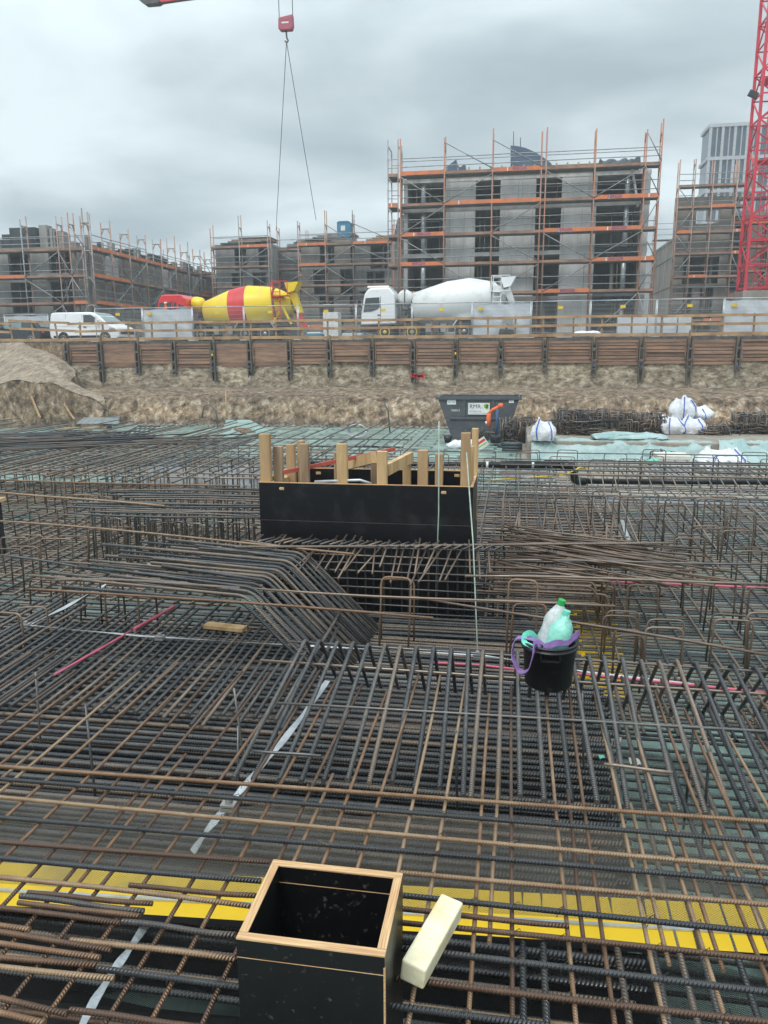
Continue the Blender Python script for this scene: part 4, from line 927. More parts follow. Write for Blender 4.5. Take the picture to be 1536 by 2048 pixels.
# red tower crane mast on concrete ballast
def crane():
    Y = 57.; b = V(1490, 578, Y); root = thing('tower_crane', 'red lattice tower crane mast on grey concrete blocks at the right edge', 'crane', (b.x, Y, G))
    w = 1.9; zb = b.z-G; top = 26.
    for k, (xa, xb, z0, z1) in enumerate(((-.9,2.8,0,zb*.45),(-.25,3.2,zb*.45,zb*.72),(-.2,2.4,zb*.72,zb-.12),(2.42,4.6,zb*.45,zb-.12))):
        m = MB(); m.box(xa,xb,-.3,w+.3,z0+.01,z1-.01,'concrete_brown'); m.build('ballast_block', root, bevel=.03)
    lx = [(0,0),(w,0),(0,w),(w,w)]
    for x, y in lx:
        m = MB(); m.beam((x,y,zb-.12),(x,y,top),.17,.17,'crane_red',up=(0,1,0)); m.build('mast_leg', root)
    z = zb+.1; k = 0; st = 1.5
    while z < top-st:
        for (p, q) in (((0,0),(w,0)),((0,0),(0,w)),((w,0),(w,w)),((0,w),(w,w))):
            m = MB(); m.beam((*p,z),(*q,z),.08,.08,'crane_red'); a, c = (p, q) if k % 2 else (q, p); m.beam((*a,z),(*c,z+st),.08,.08,'crane_red'); pool(root, 'lattice_brace', m)
        if z < zb+5: m = MB(); m.beam((0,0,z),(w,w,z),.07,.07,'crane_red'); pool(root, 'lattice_brace', m)
        z += st; k += 1
    m = MB(); m.beam((.75,.9,zb),(.75,.9,top),.05,.05,'crane_red'); m.beam((1.15,.9,zb),(1.15,.9,top),.05,.05,'crane_red')
    z = zb
    while z < top: m.beam((.75,.9,z),(1.15,.9,z),.03,.03,'crane_red'); z += .3
    m.build('ladder', root)
    for zz in (zb+3.2, zb+8.1, zb+13): m = MB(); m.box(.2,w-.2,.2,w-.2,zz,zz+.06,'crane_red'); m.build('platform', root)
    q = V(1510, 190, Y); m = MB(); M = Matrix.Translation((q.x-b.x-.15, -.15, q.z-G)) @ Matrix.Rotation(math.radians(25),4,'Y'); m.box(-.3,.3,-.12,.12,-.18,.18,'black_plastic',M); m.build('floodlight', root, bevel=.02)
    flush()
    # hook block with slings
    Y = 46.; c_ = V(572, 48, Y); root = thing('crane_hook_block', 'pinkish red crane hook block hanging high on two ropes over the small shells', 'hook block', tuple(c_))
    m = MB(); m.prism([(-.4,.30),(.42,.42),(.44,-.15),(.36,-.36),(-.30,-.36),(-.42,-.25)], -.18, .18, 'hook_red'); m.build('sheave_housing', root, bevel=.05, fix=True)
    m = MB(); m.box(-.2,.2,-.195,-.18,-.03,.05,'white_sign'); m.build('name_plate', root)
    m = MB(); m.tube([(0,0,-.35),(.02,0,-.7),(.1,0,-.85),(.02,0,-.95),(-.08,0,-.85)], .05, 'pile_steel', 8); m.build('hook', root)
    for x in (-.38,.40): m = MB(); m.tube([(x,0,.3),(x-.04,0,9.)], .022, 'cable', 5); m.build('hoist_rope', root)
    for (px_, py_, yy) in ((552,462,60.),(632,440,60.)):
        e_ = V(px_, py_, yy)-c_; m = MB(); m.tube([(0,0,-.9),tuple(e_)], .02, 'cable', 5); m.build('sling', root)
    # end of a jib at the top
    Y = 50.; a = V(283, -6, Y); b2 = V(318, 11, Y); root = thing('crane_jib', 'dark crane jib end with a red rail at the top edge of the sky', 'crane jib', tuple(a))
    q = lambda x, y: (V(x,y,Y)-a)
    m = MB(); P = [q(268,-12),q(276,-2),q(290,8),q(314,6),q(320,2),q(360,-4),q(420,-12),q(420,-26)]
    m.prism([(p.x,p.z) for p in P], 0, .5, 'chassis'); m.build('jib_end', root, fix=True)
    m = MB(); m.beam(q(322,3)+Vector((0,-.05,0)), q(440,-12)+Vector((0,-.05,0)), .08, .12, 'crane_red'); m.build('jib_rail', root)
crane()

# ================================================================ REINFORCEMENT
REST = MB()                                # bars beyond the first 300
RESTU = MB()
NB = [0]; NH = [0]
rr = random.Random(21)
def sag(a, b, n=4, amp=.006, rd=rr):
    a, b = Vector(a), Vector(b); out_ = []
    o1, o2 = rd.uniform(-amp, amp), rd.uniform(-amp, amp)
    for i in range(n+1):
        t = i/n; p = a.lerp(b, t); p = p+Vector((o1*_s(PI*t*2) if abs(b.x-a.x) < abs(b.y-a.y) else 0, o1*_s(PI*t*2) if abs(b.x-a.x) >= abs(b.y-a.y) else 0, o2*_s(PI*t))); out_.append(p)
    return out_
def bar(pts, r, mname, label=None, group=None, n=7, name='reinforcing_bar'):
    """one steel bar; without a label it belongs to the uncounted rest"""
    if label is None or NB[0] >= 300:
        REST.tube(pts, r, mname, 5 if r < .02 else 6, u0=rr.random()); return None
    NB[0] += 1; o = Vector(pts[0]); m = MB(); m.tube(rel(pts, o), r, mname, n, u0=rr.random())
    return tag(m.build(name, loc=o), label, 'reinforcing bar', group)
def hairpin(x, y, z0, z1, w, r=.007, mname='bar_far_rust', label=None, group=None, rot=0., lean=0., feet=0.):
    dx, dy = w/2*_c(rot), w/2*_s(rot); lx, ly = rr.uniform(-.02,.02)+lean, rr.uniform(-.03,.03)
    P = [(x-dx,y-dy,z0),(x-dx+lx,y-dy+ly,z1),(x+dx+lx,y+dy+ly,z1+rr.uniform(-.008,.008)),(x+dx,y+dy,z0)]
    if feet: P = [(x-dx-.02,y-dy+feet,z0)]+P+[(x+dx+.02,y+dy+feet,z0)]
    P = arcbend(P, .05, 3)
    if label is None or NH[0] >= 300: RESTU.tube(P, r, mname, 5); return
    NH[0] += 1; o = Vector((x, y, z0)); m = MB(); m.tube(rel(P, o), r, mname, 6)
    tag(m.build('hairpin_bar', loc=o), label, 'hairpin bar', group)

# ---- near grid, crosswise bars (ends read off the photograph, laid on level 0)
A_, B_ = 'bar_rust', 'bar_black'
near = [(0,1533,1536,1643,A_),(0,1558,1536,1684,B_),(0,1594,1536,1735,A_),(0,1635,1536,1767,B_),
 (0,1682,540,1724,A_),(800,1745,1536,1812,A_),(0,1715,522,1762,B_),(798,1790,1536,1865,B_),
 (0,1755,500,1812,A_),(798,1817,1138,1852,A_),(798,1845,1536,1920,A_),(258,1770,512,1791,A_),
 (55,1785,305,1807,A_),(40,1792,288,1822,B_),(36,1805,280,1832,A_),
 (0,1815,242,1846,A_),(243,1843,472,1870,B_),(788,1895,1536,1982,B_),
 (0,1862,222,1900,A_),(140,1880,470,1918,A_),(778,1955,1536,2042,A_),
 (0,1885,200,1915,A_),(0,1915,192,1930,A_),(0,1932,228,1957,A_),(195,1937,1100,2052,B_),
 (0,1997,135,2028,A_),(140,2020,420,2056,A_),(0,2026,90,2046,A_),(0,1852,60,1859,A_)]
for (x0,y0,x1,y1,mn) in near:
    a, b = W(x0,y0,.004), W(x1,y1,.004); d = (b-a).normalized()
    full = x0 == 0; e2 = x1 == 1536
    if full: a -= d*rr.uniform(.4,.9)
    if e2: b += d*rr.uniform(.4,1.)
    lab = ('dark' if mn == B_ else 'rusty')+' ribbed crosswise bar of the near top grid'
    bar(sag(a, b, 6, .004), (.0077 if mn == A_ else .0084), mn, lab, 'crosswise bars of the near top grid', 8)
# ---- near grid, lengthwise bars under them
bx0, bx1, by0, by1 = -.626, -.263, 1.527, 1.824      # small box
x = -2.62; k = 0
while x < 2.2:
    xx = x+rr.uniform(-.018,.018); ye = 3.56+rr.uniform(-.12,.14); sk = rr.uniform(-.02,.02)
    lab = 'thin rusty lengthwise bar of the near top grid'
    grp = 'lengthwise bars of the near top grid'
    if bx0-.03 < xx < bx1+.03:
        bar(sag((xx,.9,-.016),(xx,by0-.07,-.010),2,.002), .0068, A_, lab, grp, 7)
        bar(sag((xx,by1+.03,-.014),(xx+sk,ye,-.014),4,.006), .0068, A_, lab, grp, 7)
    else: bar(sag((xx-sk*.5,.9,-.014),(xx+sk,ye,-.014),6,.008), .0068, A_, lab, grp, 7)
    if k % 2 == 0 and -.1 < x < 1.4 or k % 5 == 0:
        bar(sag((xx+.045,1.9,-.03),(xx+.05,2.75+rr.uniform(-.1,.1),-.03),3), .0068, A_, 'short rusty lengthwise bar stub under the near top grid', 'short stubs under the near top grid', 7)
    x += .127; k += 1
# ---- thick black bars bent down at the pit edge
x = -1.12; k = 0
while x < 1.75:
    ap = (x+rr.uniform(-.008,.008), 3.945+rr.uniform(-.02,.02), .035)
    xe = ap[0]+.09*(ap[0] < -.4)*1+rr.uniform(-.01,.01)
    ye = 2.66+rr.uniform(-.03,.05)+(.0 if x < .6 else .03)
    P = arcbend([(ap[0]+(.06 if x < -.2 else .01 if x < .5 else -.05), ye, -.045), ap, (ap[0]+rr.uniform(-.01,.01), 4.42, -.47), (ap[0], 4.40, -.5)], .04, 3)
    bar(P, .0108, 'bar_dense', 'thick black bar bent sharply down at the near edge of the central pit', 'black bars bent down along the near pit edge', 8)
    x += .0905; k += 1
for (a, b) in (((578,1283),(1536,1345)),((520,1320),(1536,1388)),((555,1406),(1536,1462)),((505,1502),(642,1512)),((1208,1528),(1345,1545))):
    p, q = W(*a,.0), W(*b,.0)
    if b[0] == 1536: q += (q-p).normalized()*.5
    bar(sag(p, q, 5, .004), .0065, 'bar_far', 'thin dark bar tied across the bent black bars', 'thin tie bars across the bent black bars')
# ---- bars bent down at the left edge of the pit
n_ = 30
for k in range(n_):
    t = k/(n_-1); y = 4.62+1.27*t; xb = -1.73+.08*t; xs_ = -3.05-.35*_s(k*1.9)+.5*t*(k % 2)
    z = .0+.03*(k % 2)
    P = arcbend([(xs_, y+rr.uniform(-.1,.1)+.10, z+.03), (xb+rr.uniform(-.02,.02), y, z), (xb+.62, y-.02, -.60)], .055, 4)
    bar(P, .0105 if k % 3 else .0125, 'bar_dense', 'dark bar bent down to the right at the left edge of the central pit', 'dark bars bent down along the left pit edge', 7)
# ---- bars pushed out in front of the black formwork
for k in range(30):
    x = -2.12+k*.066+rr.uniform(-.03,.03); y1 = 6.30+rr.uniform(-.12,.02); dx = rr.uniform(-.16,.10)
    bar([(x+dx, 5.45+rr.uniform(-.12,.2), -.05+rr.uniform(-.02,.04)),(x, y1, .04+rr.uniform(-.02,.04))], .0075, 'bar_far_rust', 'brown bar end sticking out towards the camera in front of the black formwork', 'bar ends fanned out in front of the black formwork')
# ---- loose long bars lying across
loose = [((0,1042,.0),(708,1108,.05),.0095,'bar_rust','long brown loose bar slanting from the left edge to the black formwork'),
 ((60,1178,.06),(866,1236,.0),.0085,'bar_rust','long rusty loose bar above the bars bent to the right'),
 ((470,1094,.07),(1345,1086,.03),.011,'bar_dense','long dark loose bar lying level across the front of the black formwork'),
 ((520,1178,.05),(1230,1212,.02),.0075,'bar_far_rust','slender loose bar crossing behind the two tall hairpins'),
 ((110,1160,.05),(480,1176,.04),.011,'bar_dense','dark loose bar lying on the left bent bars'),
 ((0,1110,.0),(330,1170,.02),.009,'bar_dense','dark loose bar at the left edge beside the tall hairpins'),
 ((0,960,.1),(480,972,.1),.012,'bar_rust','brown loose bar far left behind the cages'),
 ((0,985,.05),(330,1012,.05),.012,'bar_rust','second brown loose bar behind the cages at far left'),
 ((820,1193,.0),(1536,1310,.0),.0085,'bar_far_rust','long thin brown bar running from the formwork foot to the right edge'),
 ((1000,1120,.0),(1536,1128,.0),.0085,'bar_far','dark tie bar running level over the right hairpins'),
 ((930,1152,.0),(1536,1168,.0),.0085,'bar_far','dark tie bar directly above the pink spacer line on the right')]
for a, b, r, mn, lab in loose: bar(sag(W(*a), W(*b), 6, .02), r, mn, lab)
# ---- dense crosswise layers in the near pit
for lz, (z, ya, yb, dy, xa, xb) in enumerate([(-.42,2.3,4.55,.068,-4.2,.50),(-.50,2.2,4.75,.075,-4.2,.53),(-.57,2.1,4.8,.08,-4.3,.56)]):
    y = ya
    while y < yb:
        e_ = rr.uniform(-.05,.04)
        bar(sag((xa,y,z),(xb+e_+.05*(y-3),y+.05+rr.uniform(-.02,.02),z),8,.004), .0125 if lz else .013, 'bar_dense', 'thick ribbed crosswise bar of the dense layer below the near grid' if lz == 0 else None, 'dense crosswise layer below the near grid')
        y += dy*rr.choice([.8,1.,1.1,1.2])
for k in range(9):                          # upright thin spacers reaching down
    x = rr.uniform(-2.6,1.4); y = rr.uniform(2.7,3.8); bar([(x,y,.0),(x+rr.uniform(-.05,.05),y+rr.uniform(-.1,.1),-.62)], .0065, 'bar_far')
for x in [-.02,.05,.30,.42]: bar([(x+.1,1.5,-.44),(x+.1,2.65,-.40)], .012, 'bar_dense')
# lower layer along the right side of the dense layers: lengthwise pairs
for x in [.60,.66,.78,.90,1.03,1.10,1.25,1.38,1.5,1.62,1.78,1.9,2.05,2.2]:
    bar(sag((x,1.8,-.40),(x+.05,4.7,-.40),4,.01), .0125, 'bar_dense')
# ---- lower mat everywhere else
def field(xa, xb, ya, yb, z, dy, dx, r, m1, m2, r2=None, hole=None, skew=0., lay=.025, jit=.012, top='x'):
    y = ya
    while y < yb:
        segs = [(xa, xb)]
        if hole and hole[2] < y < hole[3]: segs = [(xa, hole[0]), (hole[1], xb)]
        for a, b in segs:
            if b-a > .1: REST.tube(sag((a+rr.uniform(-.1,.1),y+rr.uniform(-jit,jit),z),(b+rr.uniform(-.1,.1),y+rr.uniform(-jit,jit),z),4,.008), r, m1, 5, u0=rr.random(), cap=False)
        y += dy*rr.uniform(.88,1.12)
    x = xa
    while x < xb:
        segs = [(ya, yb)]
        if hole and hole[0] < x < hole[1]: segs = [(ya, hole[2]), (hole[3], yb)]
        for a, b in segs:
            if b-a > .1: REST.tube(sag((x+rr.uniform(-jit,jit),a,z+lay),(x+skew*(b-a)+rr.uniform(-jit,jit),b,z+lay),5,.012), r2 or r, m2, 5, u0=rr.random(), cap=False)
        x += dx*rr.uniform(.85,1.15)
BOX = (-2.25,-.28,6.3,7.42)
field(-.2, .5, 6.2, 12.2, -.60, .07, .12, .010, 'bar_far', 'bar_far_rust')
field(-2.5, .3, 7.45, 12.3, -.58, .09, .15, .010, 'bar_far', 'bar_far_rust')
field(-2.5, .6, 7.6, 12.3, -.2, .3, .2, .009, 'bar_far', 'bar_far')
field(.6, 12., 12.2, 17.5, -.75, .3, .22, .010, 'bar_far', 'bar_far_rust')
field(-8, .6, 12.4, 18., -.95, .28, .25, .010, 'bar_far', 'bar_far')
field(-.2, 1.2, 6.2, 11.4, -.35, .16, .13, .010, 'bar_far_rust', 'bar_far')
field(.5, 5.5, 4.3, 7.6, -.60, .062, .15, .010, 'bar_dense', 'bar_dense', hole=None)
field(.0, 9.5, 7.6, 11.6, -.60, .085, .17, .011, 'bar_far', 'bar_far')
field(.55, 3.4, 1.6, 4.3, -.64, .085, .5, .010, 'bar_dense', 'bar_dense', lay=-.02)
field(-1.15, .5, 4.75, 6.2, -.60, .055, .5, .0125, 'bar_dense', 'bar_dense', lay=-.03)
field(-6.5, -1.5, 4.55, 6.1, -.58, .075, .30, .012, 'bar_dense', 'bar_dense', lay=-.03)
x = -4.4
while x < -1.15:                             # tight lengthwise bars on the left
    bar(sag((x,3.7+rr.uniform(-.1,.1),-.36),(x-.05,5.3+rr.uniform(-.3,.5),-.36),4,.01), .0115, 'bar_dense', 'dark lengthwise bar of the tight layer left of the pit', 'tight lengthwise layer left of the pit'); x += .062
field(-10., -2.3, 6.1, 9.2, -.58, .085, .16, .0115, 'bar_far_rust', 'bar_far')
field(-14., -2.2, 9.2, 12.2, -.60, .12, .35, .012, 'bar_far_rust', 'bar_far')
# upper mat on the far left, lengthwise bars on uprights
x = -16.
while x < -1.6:
    ya = 9.3+rr.uniform(-.5,.4)+max(0,(x+6))*.15; yb = 15.5+rr.uniform(-2,2.5)
    REST.tube(sag((x,ya,.0),(x+rr.uniform(-.15,.15),yb,.03),4,.03), .012, rr.choice(['bar_far','bar_far','bar_far_rust']), 5, cap=False); x += .17*rr.uniform(.7,1.3)
for y in (9.6,9.9,10.6,11.5,12.3,13.2,14.4): REST.tube(sag((-16,y,-.02),(-1.9,y+.1,-.02),6,.02), .013, 'bar_far', 5)
for y in (9.7,10.3,11.4):
    x = -13.
    while x < -2.: REST.tube([(x,y,-.6),(x+rr.uniform(-.02,.02),y,.0)], .010, 'bar_far_rust', 4); x += rr.uniform(.12,.3)
for k in range(46):                          # dark bundles lying at far left
    x0 = rr.uniform(-13,-8); y0 = rr.uniform(10.6,12.4); l = rr.uniform(3.,5.); REST.tube(sag((x0,y0,.04+rr.uniform(0,.06)),(x0+l*.85,y0+l*.42+rr.uniform(-.3,.3),.06+rr.uniform(0,.06)),4,.03), .013, 'bar_black', 5)
# flat mats on the green floor far back, left half
for (xa,xb,ya,yb,z) in ((-18,-9.5,20,27,FZ2+.25),(-13,-6,17.5,21,FZ2+.45)):
    y = ya
    while y < yb: REST.tube([(xa,y,z),(xb,y+.2,z)], .014, 'bar_far', 4, cap=False); y += .3
    x = xa
    while x < xb: REST.tube([(x,ya,z+.03),(x+.3,yb,z+.03)], .014, 'bar_far', 4, cap=False); x += .3
# upper mat with down-bent ends, right far side
x = .6
while x < 10.5:
    y0 = 11.7+rr.uniform(-.05,.05); P = arcbend([(x-.02,8.6,-.52),(x,10.6,-.36),(x+.02,y0-.25,-.18),(x,y0+1.0,-.18)],.06,2); REST.tube(P, .010, 'bar_far', 5); x += .165*rr.uniform(.9,1.1)
for (y, z) in ((10.6,-.32),(11.0,-.26),(11.5,-.16),(11.9,-.16),(12.3,-.15),(12.7,-.15)): REST.tube(sag((-.2,y,z),(11,y+.05,z),6,.02), .011, 'bar_far', 5)
# tall hairpins along the far side
for y, n, xa, xb in ((12.6,30,-4.5,10.8),(13.3,26,-6,11.5),(11.4,16,-7.5,-1.),(8.7,10,.3,2.4)):
    for k in range(n):
        x = xa+(xb-xa)*k/(n-1)+rr.uniform(-.15,.15); hairpin(x, y+rr.uniform(-.2,.2), -.6, (-.04 if y > 11 else .02)+rr.uniform(-.06,.05), rr.uniform(.28,.40), .0075, 'bar_far_rust' if rr.random() < .5 else 'bar_far', 'far rusty hairpin standing beyond the black formwork and along the black pipe', 'hairpins along the far side of the mat')
for y, z in ((12.55,-.08),(13.25,-.08),(12.9,-.2),(13.6,-.3)): REST.tube(sag((-8,y,z),(12,y+.05,z),8,.03), .010, 'bar_far', 5)
# cages beside the formwork on the left: rows of hairpins with long top bars
for y, n, xa, xb in ((7.0,9,-4.1,-2.4),(7.35,9,-4.3,-2.35),(7.7,9,-4.5,-2.35),(8.1,9,-4.6,-2.4),(8.5,9,-4.6,-2.4)):
    for k in range(n): hairpin(xa+(xb-xa)*k/(n-1)+rr.uniform(-.03,.03), y+rr.uniform(-.05,.05), -.58, .0+rr.uniform(-.03,.02), .14, .009, 'bar_far', 'dark close-set hairpin of the cage left of the black formwork', 'cage hairpins left of the black formwork')
for k in range(16): REST.tube(sag((-4.9+rr.uniform(0,.9),7.0+k*.1,.03),(-2.3,7.0+k*.1+rr.uniform(-.1,.1),.02+rr.uniform(0,.04)),4,.02), .0105, 'bar_dense', 5)
# scattered hairpin chairs on the lower mat, left and right
left_h = [(96,1160,1265,72),(170,1150,1250,70),(250,1170,1310,74),(30,1225,1330,60),(205,1060,1130,60),(115,1078,1150,66),(40,1075,1150,62),(330,1045,1120,54),(250,1055,1120,60),(60,1020,1085,60),(160,990,1050,60),(230,978,1020,50),(130,955,1000,40),(230,968,1010,44),(300,955,990,44),(60,935,980,50),(400,935,975,40),(470,950,985,40),(20,1100,1190,60),(150,1030,1095,60),(285,1010,1070,56)]
right_h = [(1190,1171,1265,54),(1235,1232,1325,66),(1285,1172,1262,58),(1350,1107,1190,64),(1395,1136,1230,58),(1440,1166,1262,64),(1500,1100,1180,60),(1455,1240,1345,74),(1325,1255,1372,74),(1250,1273,1380,56),(1520,1175,1290,60),(1410,1056,1120,60),(1375,1075,1140,60),(1180,1072,1130,46),(1225,1110,1180,52),(1470,1060,1130,60),(1300,1040,1090,48),(1195,1022,1075,50),(1530,1240,1360,70),(1480,1030,1090,56),(1340,1010,1060,50),(1420,1000,1050,50),(1260,1000,1050,46)]
for lst, lab, grp in ((left_h,'rusty hairpin chair standing on the lower mat left of the pit','hairpin chairs left of the pit'),(right_h,'brown hairpin chair standing on the lower mat right of the pit','hairpin chairs right of the pit')):
    for (px, yt, yb, w) in lst:
        p = W(px, yb, -.58); sc = (W(px+10, yb, -.58)-W(px-10, yb, -.58)).length/20; h = (W(px, yb, -.58)-Vector((0,0,0))).length
        zt = V(px, yt, p.y).z; zt = min(max(zt, p.z+.3), .12)
        hairpin(p.x, p.y, -.60, zt, w*sc, .0075, 'bar_far_rust', lab, grp, rot=rr.uniform(-.15,.15))
        hairpin(p.x+rr.uniform(.02,.05), p.y+.22, -.60, zt-.03, w*sc, .0075, 'bar_far_rust', lab, grp, rot=rr.uniform(-.15,.15))
# two tall rusty hairpins before the formwork
for (px, yt, yb, w, k) in ((787,1155,1300,62,0),(795,1160,1275,70,1),(1040,1158,1330,58,2),(1050,1205,1330,66,3)):
    p = W(px, yb, -.58); zt = V(px, yt, p.y).z; sc = p.y/1560
    hairpin(p.x, p.y, -.62, zt, w*sc*1.02, .0085, 'bar_rust', 'tall rusty hairpin standing in front of the formwork above the pit' , 'tall rusty hairpins before the formwork', rot=.05, lean=.01)
# upright grid in front of the formwork foot
for k in range(26): x = -2.0+k*.078; REST.tube(arcbend([(x-.09,5.98,.06),(x,6.22,.05),(x+rr.uniform(-.02,.02),6.22,-.62)],.05,3), .0085, 'bar_far', 5)
for k in range(9): REST.tube(sag((-2.1,6.2+.03*(k%2),-.02-.07*k),(.1,6.2,-.02-.07*k+rr.uniform(-.02,.02)),3,.01), .0085, 'bar_far', 5)
# tangle of brown bent bars right of the formwork
for k in range(34):
    y = 5.6+rr.random()*1.7; x = -.2+rr.random()*.15; z = -.30+rr.random()*.28
    P = arcbend([(x,y,z),(x+rr.uniform(.7,.9),y+rr.uniform(-.05,.05),z),(x+.85,y+rr.uniform(-.1,.1),z-.28)],.05,3)
    REST.tube(P, .0085, 'bar_far_rust', 5)
for k in range(46):
    a = Vector((rr.uniform(-.15,.5), rr.uniform(5.9,7.2), -.02+rr.uniform(-.05,.05))); b = a+Vector((rr.uniform(.8,1.3), rr.uniform(-.45,-.1), rr.uniform(-.12,.0)))
    REST.tube(sag(a, b, 3, .01), .0085, 'bar_far_rust', 5)
for k in range(12):
    x = -.15+rr.random()*1.1; y = rr.uniform(7.3,8.2); REST.tube([(x,y,-.55),(x+rr.uniform(-.12,.12),y+.05,.05+rr.uniform(-.1,.1))], .009, 'bar_far_rust', 5)
TW = MB()
for (x0,y0,x1,y1,mn) in near:
    if x1-x0 < 600: continue
    a, b = W(x0,y0,.0), W(x1,y1,.0)
    for k in range(36):
        x = -2.62+.127*k
        if x < a.x or x > b.x or rr.random() < .45: continue
        y = a.y+(b.y-a.y)*(x-a.x)/(b.x-a.x); P = [(x-.012,y-.012,-.012),(x-.006,y-.006,.014),(x+.008,y+.008,.014),(x+.014,y+.012,-.010)]
        TW.tube(P, .0013, 'bar_black', 4, cap=False)
        if rr.random() < .4: TW.tube([(x,y,.014),(x+rr.uniform(-.02,.02),y-.012,.024),(x+rr.uniform(-.03,.03),y-.02,.016)], .0012, 'bar_rust', 4)
tag(TW.build('tie_wires'), 'thin tie wire knots on the crossings of the near top grid', 'tie wires', kind='stuff')
tag(REST.build('reinforcing_bars'), 'the uncounted rest of the steel bars in the lower and far mats', 'reinforcing bars', kind='stuff')
if RESTU.v: tag(RESTU.build('hairpin_bars'), 'the uncounted rest of the hairpins', 'hairpin bars', kind='stuff')

# ================================================================ FORMWORK BOXES
def small_box():
    h0 = -.62; zt = .22; root = thing('formwork_box', 'small square open box of black film-faced plywood with bare wood edges in the foreground', 'formwork box', (bx0, by0, h0))
    w, d, h, t = bx1-bx0, by1-by0, zt-h0, .021
    for nm, (a, b, c, e_) in (('front_panel',(0,w,0,t)),('back_panel',(0,w,d-t,d)),('left_panel',(0,t,t,d-t)),('right_panel',(w-t,w,t,d-t))):
        m = MB(); m.box(a,b,c,e_,0,h-.002,'film_ply_dirty'); p = m.build(nm, root)
        m = MB(); m.box(a-.0005,b+.0005,c-.0005,e_+.0005,h-.002,h+.002,'ply_edge_x' if nm[0] in 'fb' else 'ply_edge_y'); m.build('wood_edge', p)
    m = MB(); m.box(w-t-.001, w+.001, -.0015, 0, 0, h-.003, 'ply_edge_x') ; m.box(w-.004,w+.0015,-.001,.004,0,h-.003,'ply_edge_x'); 
    m = MB(); m.box(w-.003,w+.0012,-.0012,.006,0,h-.03,'ply_edge_x'); m.build('corner_edge', root)
    for zz in (h-.05,):
        m = MB(); m.box(.0,w-.003,-.0012,0,zz-.0012,zz,'ply_edge_x'); m.build('scratch_line', root)
        m = MB(); m.box(t,w-t,d-t-.0012,d-t,zz-.0015+.0,zz,'ply_edge_x'); m.build('scratch_line', root)
small_box()
def big_box():
    x0, x1, y0, y1, zt, zb = -2.206, -.325, 6.43, 7.33, .49, -.72
    root = thing('column_formwork', 'large black plywood formwork box with upright raw timber studs around its rim', 'formwork', (x0, y0, zb))
    w, d, h, t = x1-x0, y1-y0, zt-zb, .021
    for nm, (a, b, c, e_) in (('front_panel',(0,w,0,t)),('back_panel',(0,w,d-t,d)),('left_panel',(0,t,t,d-t)),('right_panel',(w-t,w,t,d-t))):
        m = MB(); m.box(a,b,c,e_,0,h-.003,'film_ply'); p = m.build(nm, root)
        m = MB(); m.box(a-.001,b+.001,c-.001,e_+.001,h-.003,h+.003,'ply_edge'); m.build('wood_edge', p)
    m = MB(); m.box(0, w-.004, -.0015, 0, h-.34, h-.337, 'bar_far'); m.build('panel_joint', root)
    for (px, py_) in ((564,977),(888,985)):
        p = V(px, py_, y0)-Vector((x0,y0,zb)); m = MB(); m.lathe([(-.006,.001),(-.006,.014),(.0,.014)],12,'stud',Matrix.Translation((p.x-.012,-.002,p.z)) @ Matrix.Rotation(PI/2,4,'Z')); m.box(p.x-.015,p.x+.02,-.006,0,p.z-.013,p.z+.013,'stud'); m.build('handle_hole', root, bevel=.004)
    for (px, py_) in ((637,946),(914,951)):
        p = V(px, py_, y1-t)-Vector((x0,y0,zb)); m = MB(); m.box(p.x-.025,p.x+.025,d-t-.006,d-t,p.z-.014,p.z+.014,'stud'); m.build('handle_hole', root, bevel=.005)
    # waler frame and spirit-level like bars inside
    m = MB(); m.box(.03, w-.03, .03, .09, h-.10, h-.05, 'white_sign'); m.build('inner_batten', root)
    m = MB(); m.box(t, .09, .1, d-.1, h-.12, h-.04, 'stud'); m.build('inner_rail', root); m = MB(); m.box(w-.09, w-t, .1, d-.1, h-.12, h-.04, 'stud'); m.build('inner_rail', root)
    # studs: px left, px right, py top, distance inside
    st = [(517,538,868,.03,.09),(545,563,893,.16,.09),(571,588,889,.62,.09),(593,607,882,.80,.09),(597,615,888,.10,.09),(672,693,888,.03,.09),(753,773,903,.03,.09),(741,753,912,.80,.09),(805,821,909,.80,.08),(835,855,901,.03,.09),(870,886,908,.80,.08),(922,941,866,.06,.09),(941,948,893,.25,.09),(944,957,857,.72,.09),(667,672,905,.80,.06)]
    for (xa, xb, yt, dy, th) in st:
        a, b = V(xa, yt, y0+dy), V(xb, yt, y0+dy); m = MB(); o = Vector((x0,y0,zb)); lean = rr.uniform(-.01,.01)
        m.beam((a.x-o.x+(b.x-a.x)/2, dy+.03, h-.45),(a.x-o.x+(b.x-a.x)/2+lean, dy+.03, a.z-o.z), b.x-a.x, .06, 'stud', up=(0,1,0)) if False else m.box(a.x-o.x, b.x-o.x, dy, dy+.06, h-.45, a.z-o.z, rr.choice(['stud','stud','timber','stud_old']))
        m.build('stud', root, bevel=.004)
    o = Vector((x0,y0,zb))
    m = MB(); m.beam(V(566,945,y0+.12)-o, V(790,898,y0+.75)-o, .02, .035, 'red_batten'); m.build('red_batten', root)
    m = MB(); m.beam(V(690,930,y0+.75)-o, V(748,915,y0+.3)-o, .05, .10, 'stud'); m.build('cross_batten', root)
    m = MB(); m.beam(V(772,940,y0+.12)-o, V(822,914,y0+.8)-o, .05, .10, 'stud'); m.build('cross_batten', root)
    m = MB(); m.tube([(.5,.03,h+.01),(.9,.05,h+.03),(1.0,.05,h+.0)], .012, 'galv', 6); m.build('clamp', root)
    for k in range(3): m = MB(); m.box(1.3+k*.06,1.34+k*.06,.025,.03,h-.09,h-.06,'red'); m.build('printed_mark', root)
big_box()

